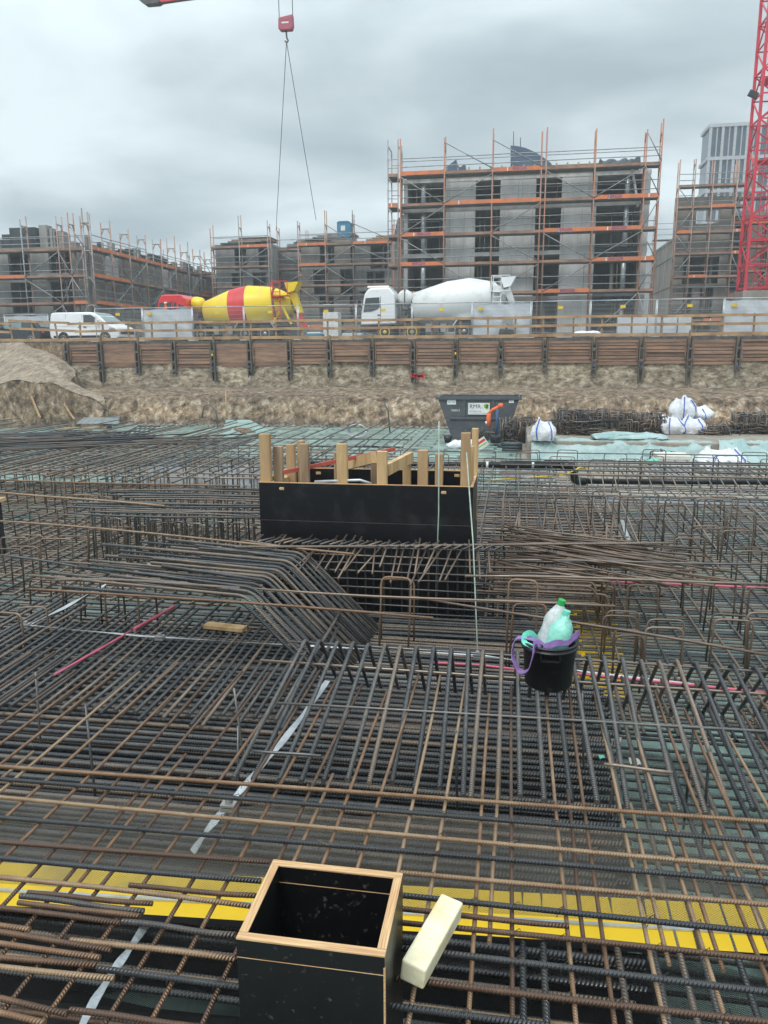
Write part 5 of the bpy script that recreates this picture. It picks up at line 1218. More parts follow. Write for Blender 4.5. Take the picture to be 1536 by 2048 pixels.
# ================================================================ THINGS IN THE PIT
def near_things():
    # pale foam block
    a, b = W(822,1945,.05), W(900,1808,.05); d = b-a; l = d.length; m = MB()
    m.box(0, l, -.034, .034, 0, .062, 'foam'); ang = math.atan2(d.y, d.x)
    tag(m.build('foam_block', loc=(a.x,a.y,.013), rot=(.12,0,ang), bevel=.006), 'pale cream square-section block lying on the bars right of the small black box', 'foam block')
    # dark sheets added in place of the shade on the floor under the bars
    for (xa_, xb_, ya_, yb_, lab) in ((-6.2,.55,2.3,6.2,'dark sheet standing in for the shade on the pit floor below the dense bar layers'),(-2.2,.2,6.2,12.4,'dark sheet standing in for the shade on the floor round the black formwork')):
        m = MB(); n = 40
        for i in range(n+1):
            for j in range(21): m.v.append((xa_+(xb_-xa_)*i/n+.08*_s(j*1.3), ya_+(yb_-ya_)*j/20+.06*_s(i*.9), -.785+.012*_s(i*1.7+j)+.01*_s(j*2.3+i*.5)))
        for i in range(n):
            for j in range(20): q = i*21+j; m.face((q,q+21,q+22,q+1),'shade_sheet',None,True)
        tag(m.build('floor_shade'), lab, 'sheet')
    # yellow board and expanded metal
    m = MB(); n = 30  # black fleece, added to darken the floor beneath the nearest bars
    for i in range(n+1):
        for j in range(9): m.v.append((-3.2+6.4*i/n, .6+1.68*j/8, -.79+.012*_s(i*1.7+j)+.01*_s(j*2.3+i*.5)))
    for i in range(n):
        for j in range(8): q = i*9+j; m.face((q,q+9,q+10,q+1),'shade_sheet',None,True)
    tag(m.build('added_shade_fleece'), 'black fleece sheet added to darken the pit floor beneath the nearest bars', 'sheet')
    a, b = W(-260,1794,-.393), W(1800,1924,-.393); a.z = b.z = -.42
    m = MB(); M = Matrix.Translation((0,0,0)); dx = b-a; n = dx.cross(Vector((0,0,1))).normalized(); dv_ = -n
    P = [a, b, b+dv_*.235, a+dv_*.235]
    up = Vector((0,0,.027)); m.v = [tuple(p) for p in P]+[tuple(p+up) for p in P]
    for q, mm in (((0,3,2,1),'yellow'),((4,5,6,7),'yellow'),((0,1,5,4),'black_plastic'),((1,2,6,5),'yellow'),((2,3,7,6),'yellow'),((3,0,4,7),'yellow')): m.face(q, mm)
    tag(m.build('yellow_formwork_board'), 'long yellow formwork board lying crosswise under the near bar grid', 'formwork board')
    # ribs screwed on the board
    m = MB(); q0, q1 = a+dv_*.07+Vector((0,0,.032)), b+dv_*.09+Vector((0,0,.032)); m.beam(q0, q1, .012, .008, 'galv'); tag(m.build('metal_strip'), 'thin grey metal strip running along the yellow board', 'strip')
    def net(name, a, b, z0, z1, lab, lean, mm='expanded_metal', wav=.02):
        m = MB(); n = 60; k_ = 8; d = b-a; per = Vector((-d.y, d.x, 0)).normalized()
        for i in range(n+1):
            for j in range(k_+1):
                t = j/k_; p = a.lerp(b, i/n)+per*(lean*t+wav*_s(i*.8)*t); m.v.append((p.x, p.y, z0+(z1-z0)*t+.015*_s(i*.55)*t))
        L1 = d.length; hh = math.hypot(z1-z0, lean)
        for i in range(n):
            for j in range(k_):
                q = i*(k_+1)+j; u0, u1 = L1*i/n, L1*(i+1)/n; v0, v1 = hh*j/k_, hh*(j+1)/k_
                m.face((q, q+k_+1, q+k_+2, q+1), mm, [(u0,v0),(u1,v0),(u1,v1),(u0,v1)], True)
        return tag(m.build(name), lab, 'mesh sheet')
    net('expanded_metal', a+dv_*.11, b+dv_*.11, -.39, -.07, 'expanded metal sheet standing on the yellow board under the near grid', .10)
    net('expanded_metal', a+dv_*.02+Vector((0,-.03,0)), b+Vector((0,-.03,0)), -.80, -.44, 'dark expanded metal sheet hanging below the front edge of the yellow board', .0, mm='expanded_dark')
    # lower bars under the near grid in front of the board
    for k in range(9):
        y = 1.25+k*.11; m = MB(); m.tube(sag((-2.6,y,0),(2.2,y+.04,0),4,.01), .009, 'bar_dense' if k % 2 else 'bar_rust', 7); tag(m.build('reinforcing_bar', loc=(0,0,-.52-.1*(k % 2))), 'low crosswise bar in the dark space in front of the yellow board', 'reinforcing bar', 'low bars in front of the yellow board')
    # galvanised earthing strip, twisted along the mats
    def ribbon(name, pts, w, lab, mm='galv', wi=None):
        m = MB(); P = [Vector(p) for p in pts]; n = len(P)
        for i, p in enumerate(P):
            t = (P[min(i+1,n-1)]-P[max(i-1,0)]).normalized(); s_ = t.cross(Vector((0,0,1))).normalized(); tw = .35*_s(i*.9); o_ = s_*(w/2*_c(tw))+Vector((0,0,w/2*_s(tw)))
            up = Vector((0,0,.002)); m.v += [tuple(p-o_), tuple(p+o_), tuple(p+o_+up), tuple(p-o_+up)]
        for i in range(n-1):
            k = i*4
            for q in range(4): m.face((k+q, k+(q+1)%4, k+4+(q+1)%4, k+4+q), mm)
        m.face((0,1,2,3), mm); m.face((4*n-1,4*n-2,4*n-3,4*n-4), mm)
        return tag(m.build(name), lab, 'earthing strip', None)
    def sub(pxs, z, k=5):
        P = [W(x, y, z if not hasattr(z,'__len__') else z[i]) for i, (x, y) in enumerate(pxs)]; out_ = []
        for i in range(len(P)-1):
            for j in range(k): out_.append(P[i].lerp(P[i+1], j/k))
        return out_+[P[-1]]
    ribbon('earthing_strip', sub([(655,1362),(610,1425),(560,1490),(500,1560),(455,1612),(415,1660),(385,1705)], [-.10,-.12,-.14,-.16,-.2,-.24,-.30]), .030, 'bright flat galvanised strip slanting between the bars left of centre')
    ribbon('earthing_strip', sub([(300,1838),(262,1895),(232,1935),(190,2000),(160,2060)], [-.46]*5), .030, 'galvanised strip in the dark space at the bottom left below the yellow board')
    ribbon('earthing_strip', sub([(55,1252),(130,1215),(190,1180),(240,1158),(300,1128)], [-.34]*5), .030, 'short pale strip among the hairpins at the left')
    ribbon('earthing_strip', sub([(50,1250),(280,1272),(530,1287),(760,1300),(960,1310),(1180,1345),(1536,1385)], [-.33,-.33,-.33,-.4,-.45,-.45,-.45]), .016, 'long thin pale strip running crosswise behind the bent black bars')
    ribbon('earthing_strip', sub([(1244,1040),(1255,1075),(1264,1102)], [-.5]*3), .045, 'short pale strip end on the mat right of the tangled brown bars')
    ribbon('earthing_strip', sub([(1178,982),(1190,1005),(1206,1040)], [-.45]*3), .045, 'pale strip descending from the black pipe elbow')
    for k, (x, y, z) in enumerate(((52,1250,-.33),(320,1274,-.32),(458,1610,-.19),(955,1310,-.44),(1270,1100,-.48))):
        p = W(x, y, z); m = MB(); m.box(-.03,.03,-.025,.025,0,.012,'rim'); m.box(-.012,.012,-.012,.012,.012,.03,'rim'); m.box(-.03,.03,-.025,.025,-.02,-.004,'rim')
        tag(m.build('strip_clamp', loc=p, bevel=.002), 'small metal clamp gripping a pale earthing strip', 'clamp', 'clamps on the earthing strips')
    # pink spacer lines
    for (pp, z, lab, r) in (([(108,1350),(200,1298),(262,1262)],-.33,'pink coated bar lying on the dark bars at left, lower piece',.009),([(268,1258),(310,1235),(348,1213)],-.33,'bright pink capped bar end at left, upper piece',.014),([(1118,1161),(1300,1166),(1536,1176)],-.55,'long pink line running crosswise at the right',.012),([(860,1325),(960,1330),(1045,1340)],-.42,'short pink line behind the bent black bars',.008),([(1150,1347),(1330,1365),(1536,1386)],-.42,'pale pink line right of the bucket',.010)):
        m = MB(); P = sub(pp, z, 3); m.tube(P, r, 'pink', 6); tag(m.build('pink_bar'), lab, 'pink bar')
    # short timber
    p = W(412,1254,-.34); q = W(490,1262,-.34); m = MB(); d = q-p; m.box(0,d.length,-.04,.04,0,.03,'stud'); tag(m.build('timber_offcut', loc=p, rot=(0,0,math.atan2(d.y,d.x)), bevel=.003), 'short pale timber offcut lying on the dark bars left of the bent bars', 'timber offcut')
    # fibre rods
    for (a_, b_, y0, y1, lab) in (((878,842),(871,1200),6.3,6.25,'tall thin pale rod standing against the front of the black formwork'),((933,905),(955,1300),6.2,5.2,'second tall thin rod slanting past the right corner of the black formwork')):
        p, q = V(*a_, y0), V(*b_, y1); m = MB(); m.tube([p-q, (p-q)*.5+Vector((.012,0,0)), (0,0,0)], .0055, 'fibre', 6); tag(m.build('fibre_rod', loc=q), lab, 'rod')
    # rubbish
    for i, (x, y, z, mm, w, lab) in enumerate(((1272,1522,-.5,'paper',.06,'crumpled cream paper scrap caught between bars right of centre'),(1204,1512,-.40,'teal',.03,'small light blue plastic strip between bars right of centre'))):
        p = W(x,y,z); m = MB(); rq = random.Random(i); n = 6
        for a in range(n):
            for b in range(n): m.v.append((w*(a/n-.5)*(1+.2*rq.random()), w*1.4*(b/n-.5), rq.uniform(-.008,.008)))
        for a in range(n-1):
            for b in range(n-1): q = a*n+b; m.face((q,q+n,q+n+1,q+1), mm, None, True)
        tag(m.build('scrap', loc=p), lab, 'scrap')
    # yellow sheet under the right mat
    m = MB(); P = [W(1112,1195,-.77),W(1225,1195,-.77),W(1262,1400,-.77),W(1135,1400,-.77)]; m.poly([tuple(p) for p in P][::-1],'yellow'); m.poly([tuple(p+Vector((0,0,.02))) for p in P][::-1],'yellow')
    for i in range(4): j=(i+1)%4; m.quad(P[i],P[j],P[j]+Vector((0,0,.02)),P[i]+Vector((0,0,.02)),'yellow')
    tag(m.build('yellow_sheet'), 'dull yellow sheet on the pit floor below the mat behind the bucket', 'sheet')
near_things()

def bucket():
    c = W(1096, 1366, .02); R0, R1, h = .112, .130, .225
    root = thing('bucket', 'black plastic bucket with purple strap handles standing on the bars', 'bucket', tuple(c))
    m = MB(); M = Matrix.Rotation(-PI/2, 4, 'Y')
    m.lathe([(0,.002),(0,R0*.93),(.008,R0),(h-.03,R1-.004),(h-.03,R1+.006),(h-.022,R1+.006),(h-.022,R1),(h-.008,R1),(h-.008,R1+.008),(h,R1+.008),(h,R1-.006),(h-.03,R1-.010),(.02,R0-.01),(.02,.002)], 40, 'bucket', M, caps=False); m.build('body', root)
    m = MB(); m.box(-.045,.045,-R1-.012,-R1+.01,h-.062,h-.056,'bucket'); m.box(-.045,-.041,-R1-.012,-R1+.01,h-.06,h-.03,'bucket'); m.box(.041,.045,-R1-.012,-R1+.01,h-.06,h-.03,'bucket'); m.build('grip_lug', root)
    def strap(name, pts, w, mm, side=(0,0,1)):
        P = arcbend(pts, .06, 5); m = MB(); n = len(P)
        for i, p in enumerate(P):
            t = (P[min(i+1,n-1)]-P[max(i-1,0)]).normalized(); s_ = Vector(side); s_ = (s_-t*s_.dot(t)).normalized(); q = t.cross(s_)*.0015
            m.v += [tuple(p-s_*w/2-q), tuple(p+s_*w/2-q), tuple(p+s_*w/2+q), tuple(p-s_*w/2+q)]
        for i in range(n-1):
            k = i*4
            for j in range(4): m.face((k+j,k+(j+1)%4,k+4+(j+1)%4,k+4+j), mm, None, False)
        m.face((0,1,2,3),mm); m.face((4*n-1,4*n-2,4*n-3,4*n-4),mm); m.build(name, root)
    strap('strap', [(-.02,-.02,h-.02),(-.10,-.03,h+.015),(-.165,-.04,h+.015),(-.18,-.08,h-.06),(-.14,-.13,h-.125),(-.10,-.165,h-.10),(-.08,-.155,h-.02),(-.075,-.12,h+.012),(-.05,-.06,h)], .034, 'purple', (.25,1,.1))
    strap('strap', [(-.03,-.10,h-.005),(.02,-.09,h+.018),(.08,-.06,h+.01),(.11,-.03,h+.03),(.145,.01,h+.045),(.12,.03,h+.0)], .03, 'purple', (.1,.3,1))
    strap('teal_strap', [(-.05,.03,h-.02),(-.09,.0,h+.03),(-.12,-.03,h+.03),(-.125,-.06,h+.0),(-.07,-.1,h-.01)], .028, 'teal', (.6,.8,.3))
    def bottle(loc, tilt, rad, hh, mm, cap, lab):
        r = thing('plastic_bottle', lab, 'bottle', tuple(loc)); r.rotation_euler = tilt
        m = MB(); rq = random.Random(int(hh*1000)); prof = [(0,.002),(0,rad*.8),(.012,rad),(hh*.3,rad*.93),(hh*.4,rad*1.02),(hh*.55,rad*.9),(hh*.68,rad*.98),(hh*.78,rad*.85),(hh*.88,rad*.5),(hh*.93,rad*.32),(hh*.97,rad*.3),(hh*.97,.002)]
        k0 = len(m.v); m.lathe(prof, 20, mm, Matrix.Rotation(-PI/2,4,'Y'), caps=False)
        m.v = [tuple(Vector(v)*(1+rq.uniform(-.035,.035))) for v in m.v]; m.build('body', r)
        m = MB(); m.lathe([(hh*.955,.002),(hh*.955,.019),(hh*.955+.026,.018),(hh*.955+.026,.002)], 16, cap, Matrix.Rotation(-PI/2,4,'Y'), smooth=False, caps=False); m.build('cap', r)
    bottle(c+Vector((-.035,.04,.09)), (.05,.26,0), .056, .33, 'bottle_clear', 'cap_green', 'crumpled clear bottle with dark green cap sticking out of the bucket')
    bottle(c+Vector((.0,-.015,.075)), (.0,.24,0), .060, .30, 'bottle_green', 'teal', 'crumpled mint green bottle with turquoise cap leaning out of the bucket')
    r = thing('red_capped_bottle', 'small red cap of a bottle just above the bucket rim', 'bottle', tuple(c+Vector((.055,-.03,.08)))); m = MB(); m.lathe([(0,.002),(0,.02),(.13,.02),(.14,.012)],14,'bottle_clear',Matrix.Rotation(-PI/2,4,'Y')); m.build('neck', r); m = MB(); m.lathe([(.14,.002),(.14,.016),(.175,.016),(.18,.010),(.18,.002)],14,'red',Matrix.Rotation(-PI/2,4,'Y'),caps=False); m.build('cap', r)
bucket()

def pipes():
    root = thing('black_pipe', 'thick black drain pipe with an elbow step crossing behind the right mat', 'pipe')
    a, b = V(600,928,12.9), V(1140,931,12.9); c = V(1150,960,12.9); d = V(1700,965,12.9)
    c.x = b.x+.02
    m = MB(); m.tube([a,b],.055,'pipe',14); m.build('straight_pipe', root)
    m = MB(); m.tube(arcbend([b-Vector((.15,0,0)), b+Vector((.06,0,0)), c+Vector((.06,0,-.02)), c+Vector((.25,0,-.02))], .12, 5), .066, 'pipe', 14); m.build('elbow', root)
    m = MB(); m.tube([c+Vector((.1,0,-.02)), d],.045,'pipe',14); m.build('straight_pipe', root)
    for k in range(5): m = MB(); x = b.x-.6-k*.75; m.lathe([(-.02,.058),(-.02,.062),(.02,.062),(.02,.058)],14,'white_sign',Matrix.Translation((x,12.9,b.z-(b.x-x)*(b.z-a.z)/(b.x-a.x)))); m.build('clip_band', root)
    m = MB(); m.tube([V(960,962,12.3), V(1130,950,12.3), V(1160,935,12.6), V(1200,945,12.6)],.012,'yellow',6); tag(m.build('yellow_hose'), 'thin yellow hose beneath the black pipe', 'hose')
pipes()

def container():
    x0, x1, Y, zt, zb = -2.97, .2, 30.2, -.09, FZ2; L1 = x1-x0; h = zt-zb; W1 = 1.7
    root = thing('skip', 'dark grey waste skip lettered RMR with sloping ends on the pit floor', 'skip', (x0, Y, zb))
    a, b = .60, L1-.52
    def hull(ins, y0, y1, m, mm):
        P = [(a+ins,.0+ins),(b-ins,.0+ins),(L1-ins*1.5,h),(ins*1.5,h)]
        return P
    P = [(a,0),(b,0),(L1,h),(0,h)]
    m = MB(); n = 4
    for y in (0, W1): m.v += [(x, y, z) for x, z in P]
    m.face((0,1,2,3),'skip_paint'); m.face((7,6,5,4),'skip_paint'); m.face((0,4,5,1),'skip_paint'); m.face((1,5,6,2),'skip_paint'); m.face((3,7,4,0),'skip_paint')
    k = len(m.v); t = .04; Pi = [(a+.02,t),(b-.02,t),(L1-.05,h),(.05,h)]
    for y in (t, W1-t): m.v += [(x, y, z) for x, z in Pi]
    for q in ((3,2,1,0),(4,5,6,7),(1,5,4,0),(2,6,5,1),(0,4,7,3)): m.face([k+i for i in q],'skip_paint')
    for i, j in ((2,3),): pass
    m.face((3,2,k+2,k+3),'skip_paint'); m.face((7,k+7,k+6,6),'skip_paint'); m.face((2,6,k+6,k+2),'skip_paint'); m.face((7,3,k+3,k+7),'skip_paint')
    m.build('hull', root)
    m = MB(); m.box(-.07,L1+.07,-.07,.0,h-.10,h+.01,'skip_paint'); m.build('rim_bar', root, bevel=.01); m = MB(); m.box(-.07,L1+.07,W1,W1+.07,h-.10,h+.01,'skip_paint'); m.build('rim_bar', root)
    m = MB(); m.box(.5,L1-.45,-.06,.0,h*.48,h*.53,'skip_paint'); m.build('belt_rib', root, bevel=.01)
    for x in (L1*.33, L1*.68): m = MB(); m.box(x-.04,x+.04,-.05,.0,h*.53,h-.1,'skip_paint'); m.build('upright_rib', root)
    F0 = -.075
    m = MB(); m.box(1.20,2.03,-.07,-.055,h*.60,h-.22,'white_sign'); s_ = m.build('sign_board', root)
    text_obj('lettering', 'RMR', .22, 'sign_ink', s_, Matrix.Translation((1.47,-.073,h-.36)) @ FACE, .001)
    m = MB(); 
    for (cx, cz, r) in ((1.88,h-.34,.08),(1.93,h-.41,.06),(1.95,h-.31,.05)): m.lathe([(-.002,.001),(-.002,r),(0,r),(0,.001)],14,'sign_green',Matrix.Translation((cx,-.072,cz)) @ Matrix.Rotation(PI/2,4,'Z'),smooth=False,caps=False)
    m.build('green_emblem', s_)
    m = MB(); m.box(1.25,1.72,-.072,-.071,h*.60+.12,h*.60+.135,'sign_ink'); m.box(1.25,1.98,-.072,-.071,h*.60+.05,h*.60+.062,'sign_ink'); m.build('small_print', s_)
    text_obj('number', '100012', .12, 'white_sign', root, Matrix.Translation((.70,-.02,h-.52)) @ FACE, .004)
    m = MB(); m.box(.38,.72,-.02,-.006,h-.29,h-.11,'white_sign'); q = m.build('small_plate', root); text_obj('lettering', '900p  100p', .06, 'sign_ink', q, Matrix.Translation((.55,-.022,h-.2)) @ FACE, .001)
    m = MB(); m.box(L1-.42,L1-.23,-.02,-.006,h-.22,h-.09,'white_sign'); m.build('small_plate', root)
    # orange bent arm and blue post
    Y = 29.
    q = lambda x, y: V(x, y, Y)
    base = q(978, 858)
    r = thing('orange_arm', 'bright orange bent arm reaching over a blue post beside the skip', 'machine arm', tuple(base))
    m = MB(); m.tube(rel([q(978,853),q(977,838),q(978,826)],base), .085, 'jacket_orange', 8); m.build('lower_arm', r)
    m = MB(); m.tube(rel([q(977,828),q(985,820),q(1000,812)],base), .06, 'jacket_orange', 8); m.build('upper_arm', r)
    m = MB(); m.tube(rel([q(997,812),q(1006,811)],base), .09, 'jacket_orange', 10); m.build('head_joint', r)
    m = MB(); m.tube(rel([q(971,846),q(975,845)],base), .06, 'white_sign', 10); m.build('white_knob', r)
    p = V(992, 872, 28.6); r = thing('blue_post', 'slim blue post on a round dark foot beside the orange arm', 'post', tuple(p))
    m = MB(); m.tube([(0,0,0),(.03,0,V(995,818,28.6).z-p.z)], .045, 'blue_steel', 8); m.build('tube', r); m = MB(); m.lathe([(-.25,.01),(-.25,.2),(0,.22),(.03,.2),(.03,.01)],16,'black_plastic',Matrix.Rotation(-PI/2,4,'Y'),caps=False); m.build('foot', r)
    # small bucket and white bag near skip
    p = V(896,872,29.2); m = MB(); m.lathe([(0,.01),(0,.12),(.26,.17),(.26,.15),(.02,.10)],16,'bucket',Matrix.Rotation(-PI/2,4,'Y'),caps=False); tag(m.build('bucket', loc=(p.x,29.2,FZ2)), 'small black bucket on the floor at the lower left corner of the skip', 'bucket')
container()

def lump(name, lab, cat, loc, rad, mm, seed, squash=.8, straps=False, group=None, spikes=0, rot=0):
    """slumped sack: wavy, creased sides, corners pulled up"""
    rq = random.Random(seed); root = thing(name, lab, cat, loc, rot, group); m = MB(); n, k_ = 32, 12
    ph = [rq.uniform(0,6) for _ in range(8)]; ch = [rq.uniform(.0,.34) for _ in range(4)]
    def rim(a):
        c_ = 0
        for q in range(4): c_ += ch[q]*max(0, _c(a-(PI/4+q*PI/2)))**6
        return .78+c_+.05*_s(3*a+ph[0])
    def pt(a, t):
        sx = (abs(_c(a))**.55)*(1 if _c(a) > 0 else -1); sy = (abs(_s(a))**.55)*(1 if _s(a) > 0 else -1)
        q = (.80+.28*_s(PI*min(1,t*1.05+.1)))*(1-.28*t**5)
        w_ = 1+.06*_s(4*a+ph[1]+4*t)+.05*_s(9*a+ph[2]-6*t)+.03*_s(17*a+ph[3]+9*t)
        return Vector((rad[0]*sx*q*w_+.10*rad[0]*t*_s(ph[4]), rad[1]*sy*q*w_, rad[2]*t*rim(a)*(1+.03*_s(6*a+ph[5]))))
    for i in range(n):
        for j in range(k_+1): m.v.append(tuple(pt(2*PI*i/n, j/k_)+Vector([rq.uniform(-.018,.018)*rad[0] for _ in range(3)])))
    for i in range(n):
        for j in range(k_): i2 = (i+1) % n; m.face((i*(k_+1)+j, i2*(k_+1)+j, i2*(k_+1)+j+1, i*(k_+1)+j+1), mm, None, (i+j) % 3 > 0)
    c = len(m.v); top = []
    for i in range(n): p = pt(2*PI*i/n, 1); m.v.append((p.x*.5, p.y*.5, rad[2]*(.62+.08*_s(i*1.7+ph[6])))); 
    m.v.append((0,0,rad[2]*.60))
    for i in range(n):
        i2 = (i+1) % n; m.face((i*(k_+1)+k_, i2*(k_+1)+k_, c+i2, c+i), mm); m.face((c+i, c+i2, c+n), mm)
    m.build('body', root)
    if straps:
        for a in (PI*1.36, PI*1.66):
            s_ = MB(); P = [pt(a, t)*1.0+Vector((0,-.02,0)) for t in [.04,.2,.4,.6,.8,.98]]
            for i in range(len(P)-1): s_.beam(P[i], P[i+1], .035, .012, 'blue_strap', up=(0,1,0))
            s_.build('strap', root)
    return root
def pit_clutter():
    def at(px, py): return W(px, py, FZ2)
    def bag(px, py, w, h, Y, lab, seed, rot=0., lift=None):
        p = W(px, py, FZ2+.64) if Y > 24 else W(px, py, FZ2)
        if lift is not None: p = W(px, lift, FZ2+.64); p.z = V(px, py, p.y).z
        sc = p.y/1540*.99; lump('bulk_bag', lab, 'bulk bag', tuple(p), (w*sc/2, w*sc/2.2, h*sc*.98), 'white_bag', seed, straps=True, group='white bulk bags', rot=rot)
    bag(1086, 880, 44, 44, 29, 'white bulk bag with blue straps beside the rebar bundles right of the skip', 1)
    bag(1342, 866, 46, 36, 29.6, 'lower left white bulk bag of the heap at the right', 2, .3)
    bag(1385, 866, 46, 34, 29.8, 'lower right white bulk bag of the heap at the right', 3, -.2)
    bag(1362, 836, 42, 44, 29.8, 'topmost white bulk bag of the heap at the right', 4, .5, lift=864)
    bag(1396, 838, 46, 26, 30.2, 'white bulk bag with a blue strap end slumped on the right of the heap', 5, -.4, lift=862)
    bag(1440, 944, 84, 48, 20.5, 'large flattened white bulk bag nearest the camera at the right', 6, .1)
    # rebar bundles: standing ends
    def bundle(xa, xb, py0, py1, Y, lab, seed, n=90):
        rq = random.Random(seed); zf = FZ2+.62 if (xa > 1050 and Y > 24) else FZ2; a = W(xa, py0, zf); Y = a.y; b = V(xb, py0, Y); m = MB(); h = V(xa, py1, Y).z-a.z; o = a.copy()
        root = thing('rebar_bundle', lab, 'rebar bundle', tuple(o), 0, 'bent rebar bundles along the back wall')
        for k in range(n):
            x = (b.x-a.x)*rq.random(); y = rq.uniform(-.4,.4); w = rq.uniform(.15,.4); hh = h*rq.uniform(.45,1.)
            if rq.random() < .5: P = arcbend([(x,y,0),(x+rq.uniform(-.05,.05),y,hh),(x+w,y+rq.uniform(-.1,.1),hh),(x+w,y,0)],.06,2)
            else: P = [(x,y,0),(x+rq.uniform(-.12,.12),y+rq.uniform(-.1,.1),hh*1.1)]
            m.tube(P, .018, rq.choice(['bar_far','bar_black','bar_far_rust']), 4)
        for k in range(int(n*.5)):
            z = rq.uniform(0,h*.6); x = (b.x-a.x)*rq.uniform(-.1,.5); m.tube(sag((x,rq.uniform(-.5,.3),z),(x+(b.x-a.x)*rq.uniform(.3,.6),rq.uniform(-.5,.3),z+rq.uniform(-.1,.1)),3,.05,rq), .018, rq.choice(['bar_far','bar_black','bar_far_rust']), 4)
        m.build('bars', root)
    bundle(930,1000,878,850,28.6,'rebar bundle in front of the skip beside the orange arm',1,70)
    bundle(1002,1044,884,836,28.4,'upright rebar bundle directly right of the blue post',2,150)
    bundle(1040,1062,880,832,29.2,'narrow dark rebar bundle left of the single white bulk bag',3,50)
    bundle(1112,1250,868,818,30.5,'long dark rebar bundle against the back wall right of the single bulk bag',4,420)
    bundle(1262,1318,866,824,30.8,'dark rebar bundle left of the heap of bulk bags',5,140)
    bundle(1392,1455,868,848,30.2,'low brown rebar bundle right of the heap of bulk bags',6,70)
    bundle(1462,1545,866,824,30.5,'tall dark rebar bundle at the right edge below the wall',7,230)
    bundle(1300,1345,932,902,19.2,'small rebar bundle on the pale pallet near the nearest bulk bag',8,40)
    # dry stacks at the back wall left: none. Long bars fanned at right edge
    r = thing('rebar_bundle', 'fan of long dark bars lying on the floor at the right edge', 'rebar bundle', tuple(at(1480,872)), 0, 'bent rebar bundles along the back wall'); m = MB(); rq = random.Random(9); o = at(1480,872)
    for k in range(26): a = at(1462+rq.uniform(-6,6),858+rq.uniform(-3,6))-o; b = at(1560,880+rq.uniform(-14,4))-o; m.tube(sag(a+Vector((0,0,.1+rq.random()*.4)),b+Vector((0,0,.1+rq.random()*.1)),3,.05,rq), .018, 'bar_black', 4)
    m.build('bars', r)
    # slab step / pale kerb with green tarpaulin
    def tarp(pts, lab, seed, zoff=0., mm='tarp_green', thick=.02, rough=.14, name='tarpaulin'):
        rq = random.Random(seed); a, b, c, d = [Vector(p) for p in pts]; n, k_ = 48, 14; m = MB()
        for i in range(n+1):
            for j in range(k_+1):
                u, v = i/n, j/k_; p = a.lerp(b,u).lerp(d.lerp(c,u), v)
                w_ = rough*(_s(u*31+3*v+seed)*.35+_s(u*77+v*9)*.25+_s(u*13-v*7)*.4)*(.4+.6*_s(PI*v)); p = p+Vector((0,-abs(w_)*.5,w_+rq.uniform(-.02,.02)*rough*5)); m.v.append(tuple(p-a))
        for i in range(n):
            for j in range(k_): q = i*(k_+1)+j; m.face((q,q+k_+1,q+k_+2,q+1), mm, None, True)
        return tag(m.build(name, loc=a), lab, 'sheet' if name != 'tarpaulin' else 'tarpaulin')
    m = MB(); a, b = at(1040,893), at(1700,905); m.box(a.x+.2, b.x+4, 24.6, 31, FZ2+.01, FZ2+.62, 'soil'); tag(m.build('concrete_step', bevel=.04), kind='structure')
    z1 = FZ2+.64
    A = W(1060,905,FZ2+.05); B = W(1390,912,FZ2+.05)
    tarp([(A.x,24.2,FZ2+.05),(B.x,24.2,FZ2+.05),(B.x+.2,24.75,z1+.05),(A.x,24.75,z1+.05)], 'long pale green tarpaulin hanging over the concrete step at the right', 3)
    p = W(1245,884,z1); lump('crumpled_tarpaulin', 'crumpled heap of green tarpaulin on the step in front of the bulk bags', 'tarpaulin', (p.x+.3,25.2,z1), (1.1,.5,.22), 'tarp_green', 11)
    A = W(1390,905,FZ2+.05); tarp([(A.x,23.6,FZ2+.05),(A.x+3.4,23.2,FZ2+.05),(A.x+3.2,24.8,z1+.06),(A.x+.2,24.8,z1+.06)], 'second green tarpaulin behind the nearest bulk bag', 5)
    # pallet with white boards
    p = W(1298,940,FZ2+.2); r = thing('board_pallet', 'pale stack of wrapped boards under loose wire at the right', 'pallet', (p.x,20.6,FZ2+.05))
    w = V(1370,930,20.6).x-V(1298,930,20.6).x
    for k in range(5): m = MB(); m.box(rr.uniform(0,.05),w-rr.uniform(0,.05),0,.8,.08+k*.12,.19+k*.12,'sheeting' if k != 4 else 'paper'); m.build('board', r, bevel=.015)
    m = MB(); m.box(0,w,0,.8,0,.075,'timber'); m.build('pallet_base', r)
    # blue specks, gloves
    for i,(px,py,Y,lab) in enumerate(((1306,925,20.3,'small light blue rag on the pale stack of boards'),(1182,833,30.0,'small light blue rag on the long rebar bundle'))):
        p = V(px,py,Y); lump('blue_rag', lab, 'rag', tuple(p), (.13,.1,.1), 'teal', 30+i)
    # white debris bags left of skip front
    p = at(925,892); lump('white_sack', 'torn white sack on the floor below the left side of the skip', 'sack', (p.x,27.6,FZ2), (.5,.3,.32), 'white_bag', 20)
    p = V(968,880,26.8); m = MB(); m.box(-.22,.22,-.05,.05,0,.34,'paper'); m.box(-.2,.2,-.056,-.05,.20,.28,'red'); m.box(-.2,.2,-.056,-.05,.10,.14,'sign_green'); tag(m.build('printed_sack', loc=(p.x,26.8,FZ2+.1), rot=(0,-.6,0), bevel=.04), 'tilted cream sack with red and green print in front of the skip', 'sack')
    # dark cement bags row
    r = thing('cement_bag_stack', 'low stack of dark tied bars on the floor right of the printed sack', 'stack', (V(1000,890,26.5).x,26.5,FZ2))
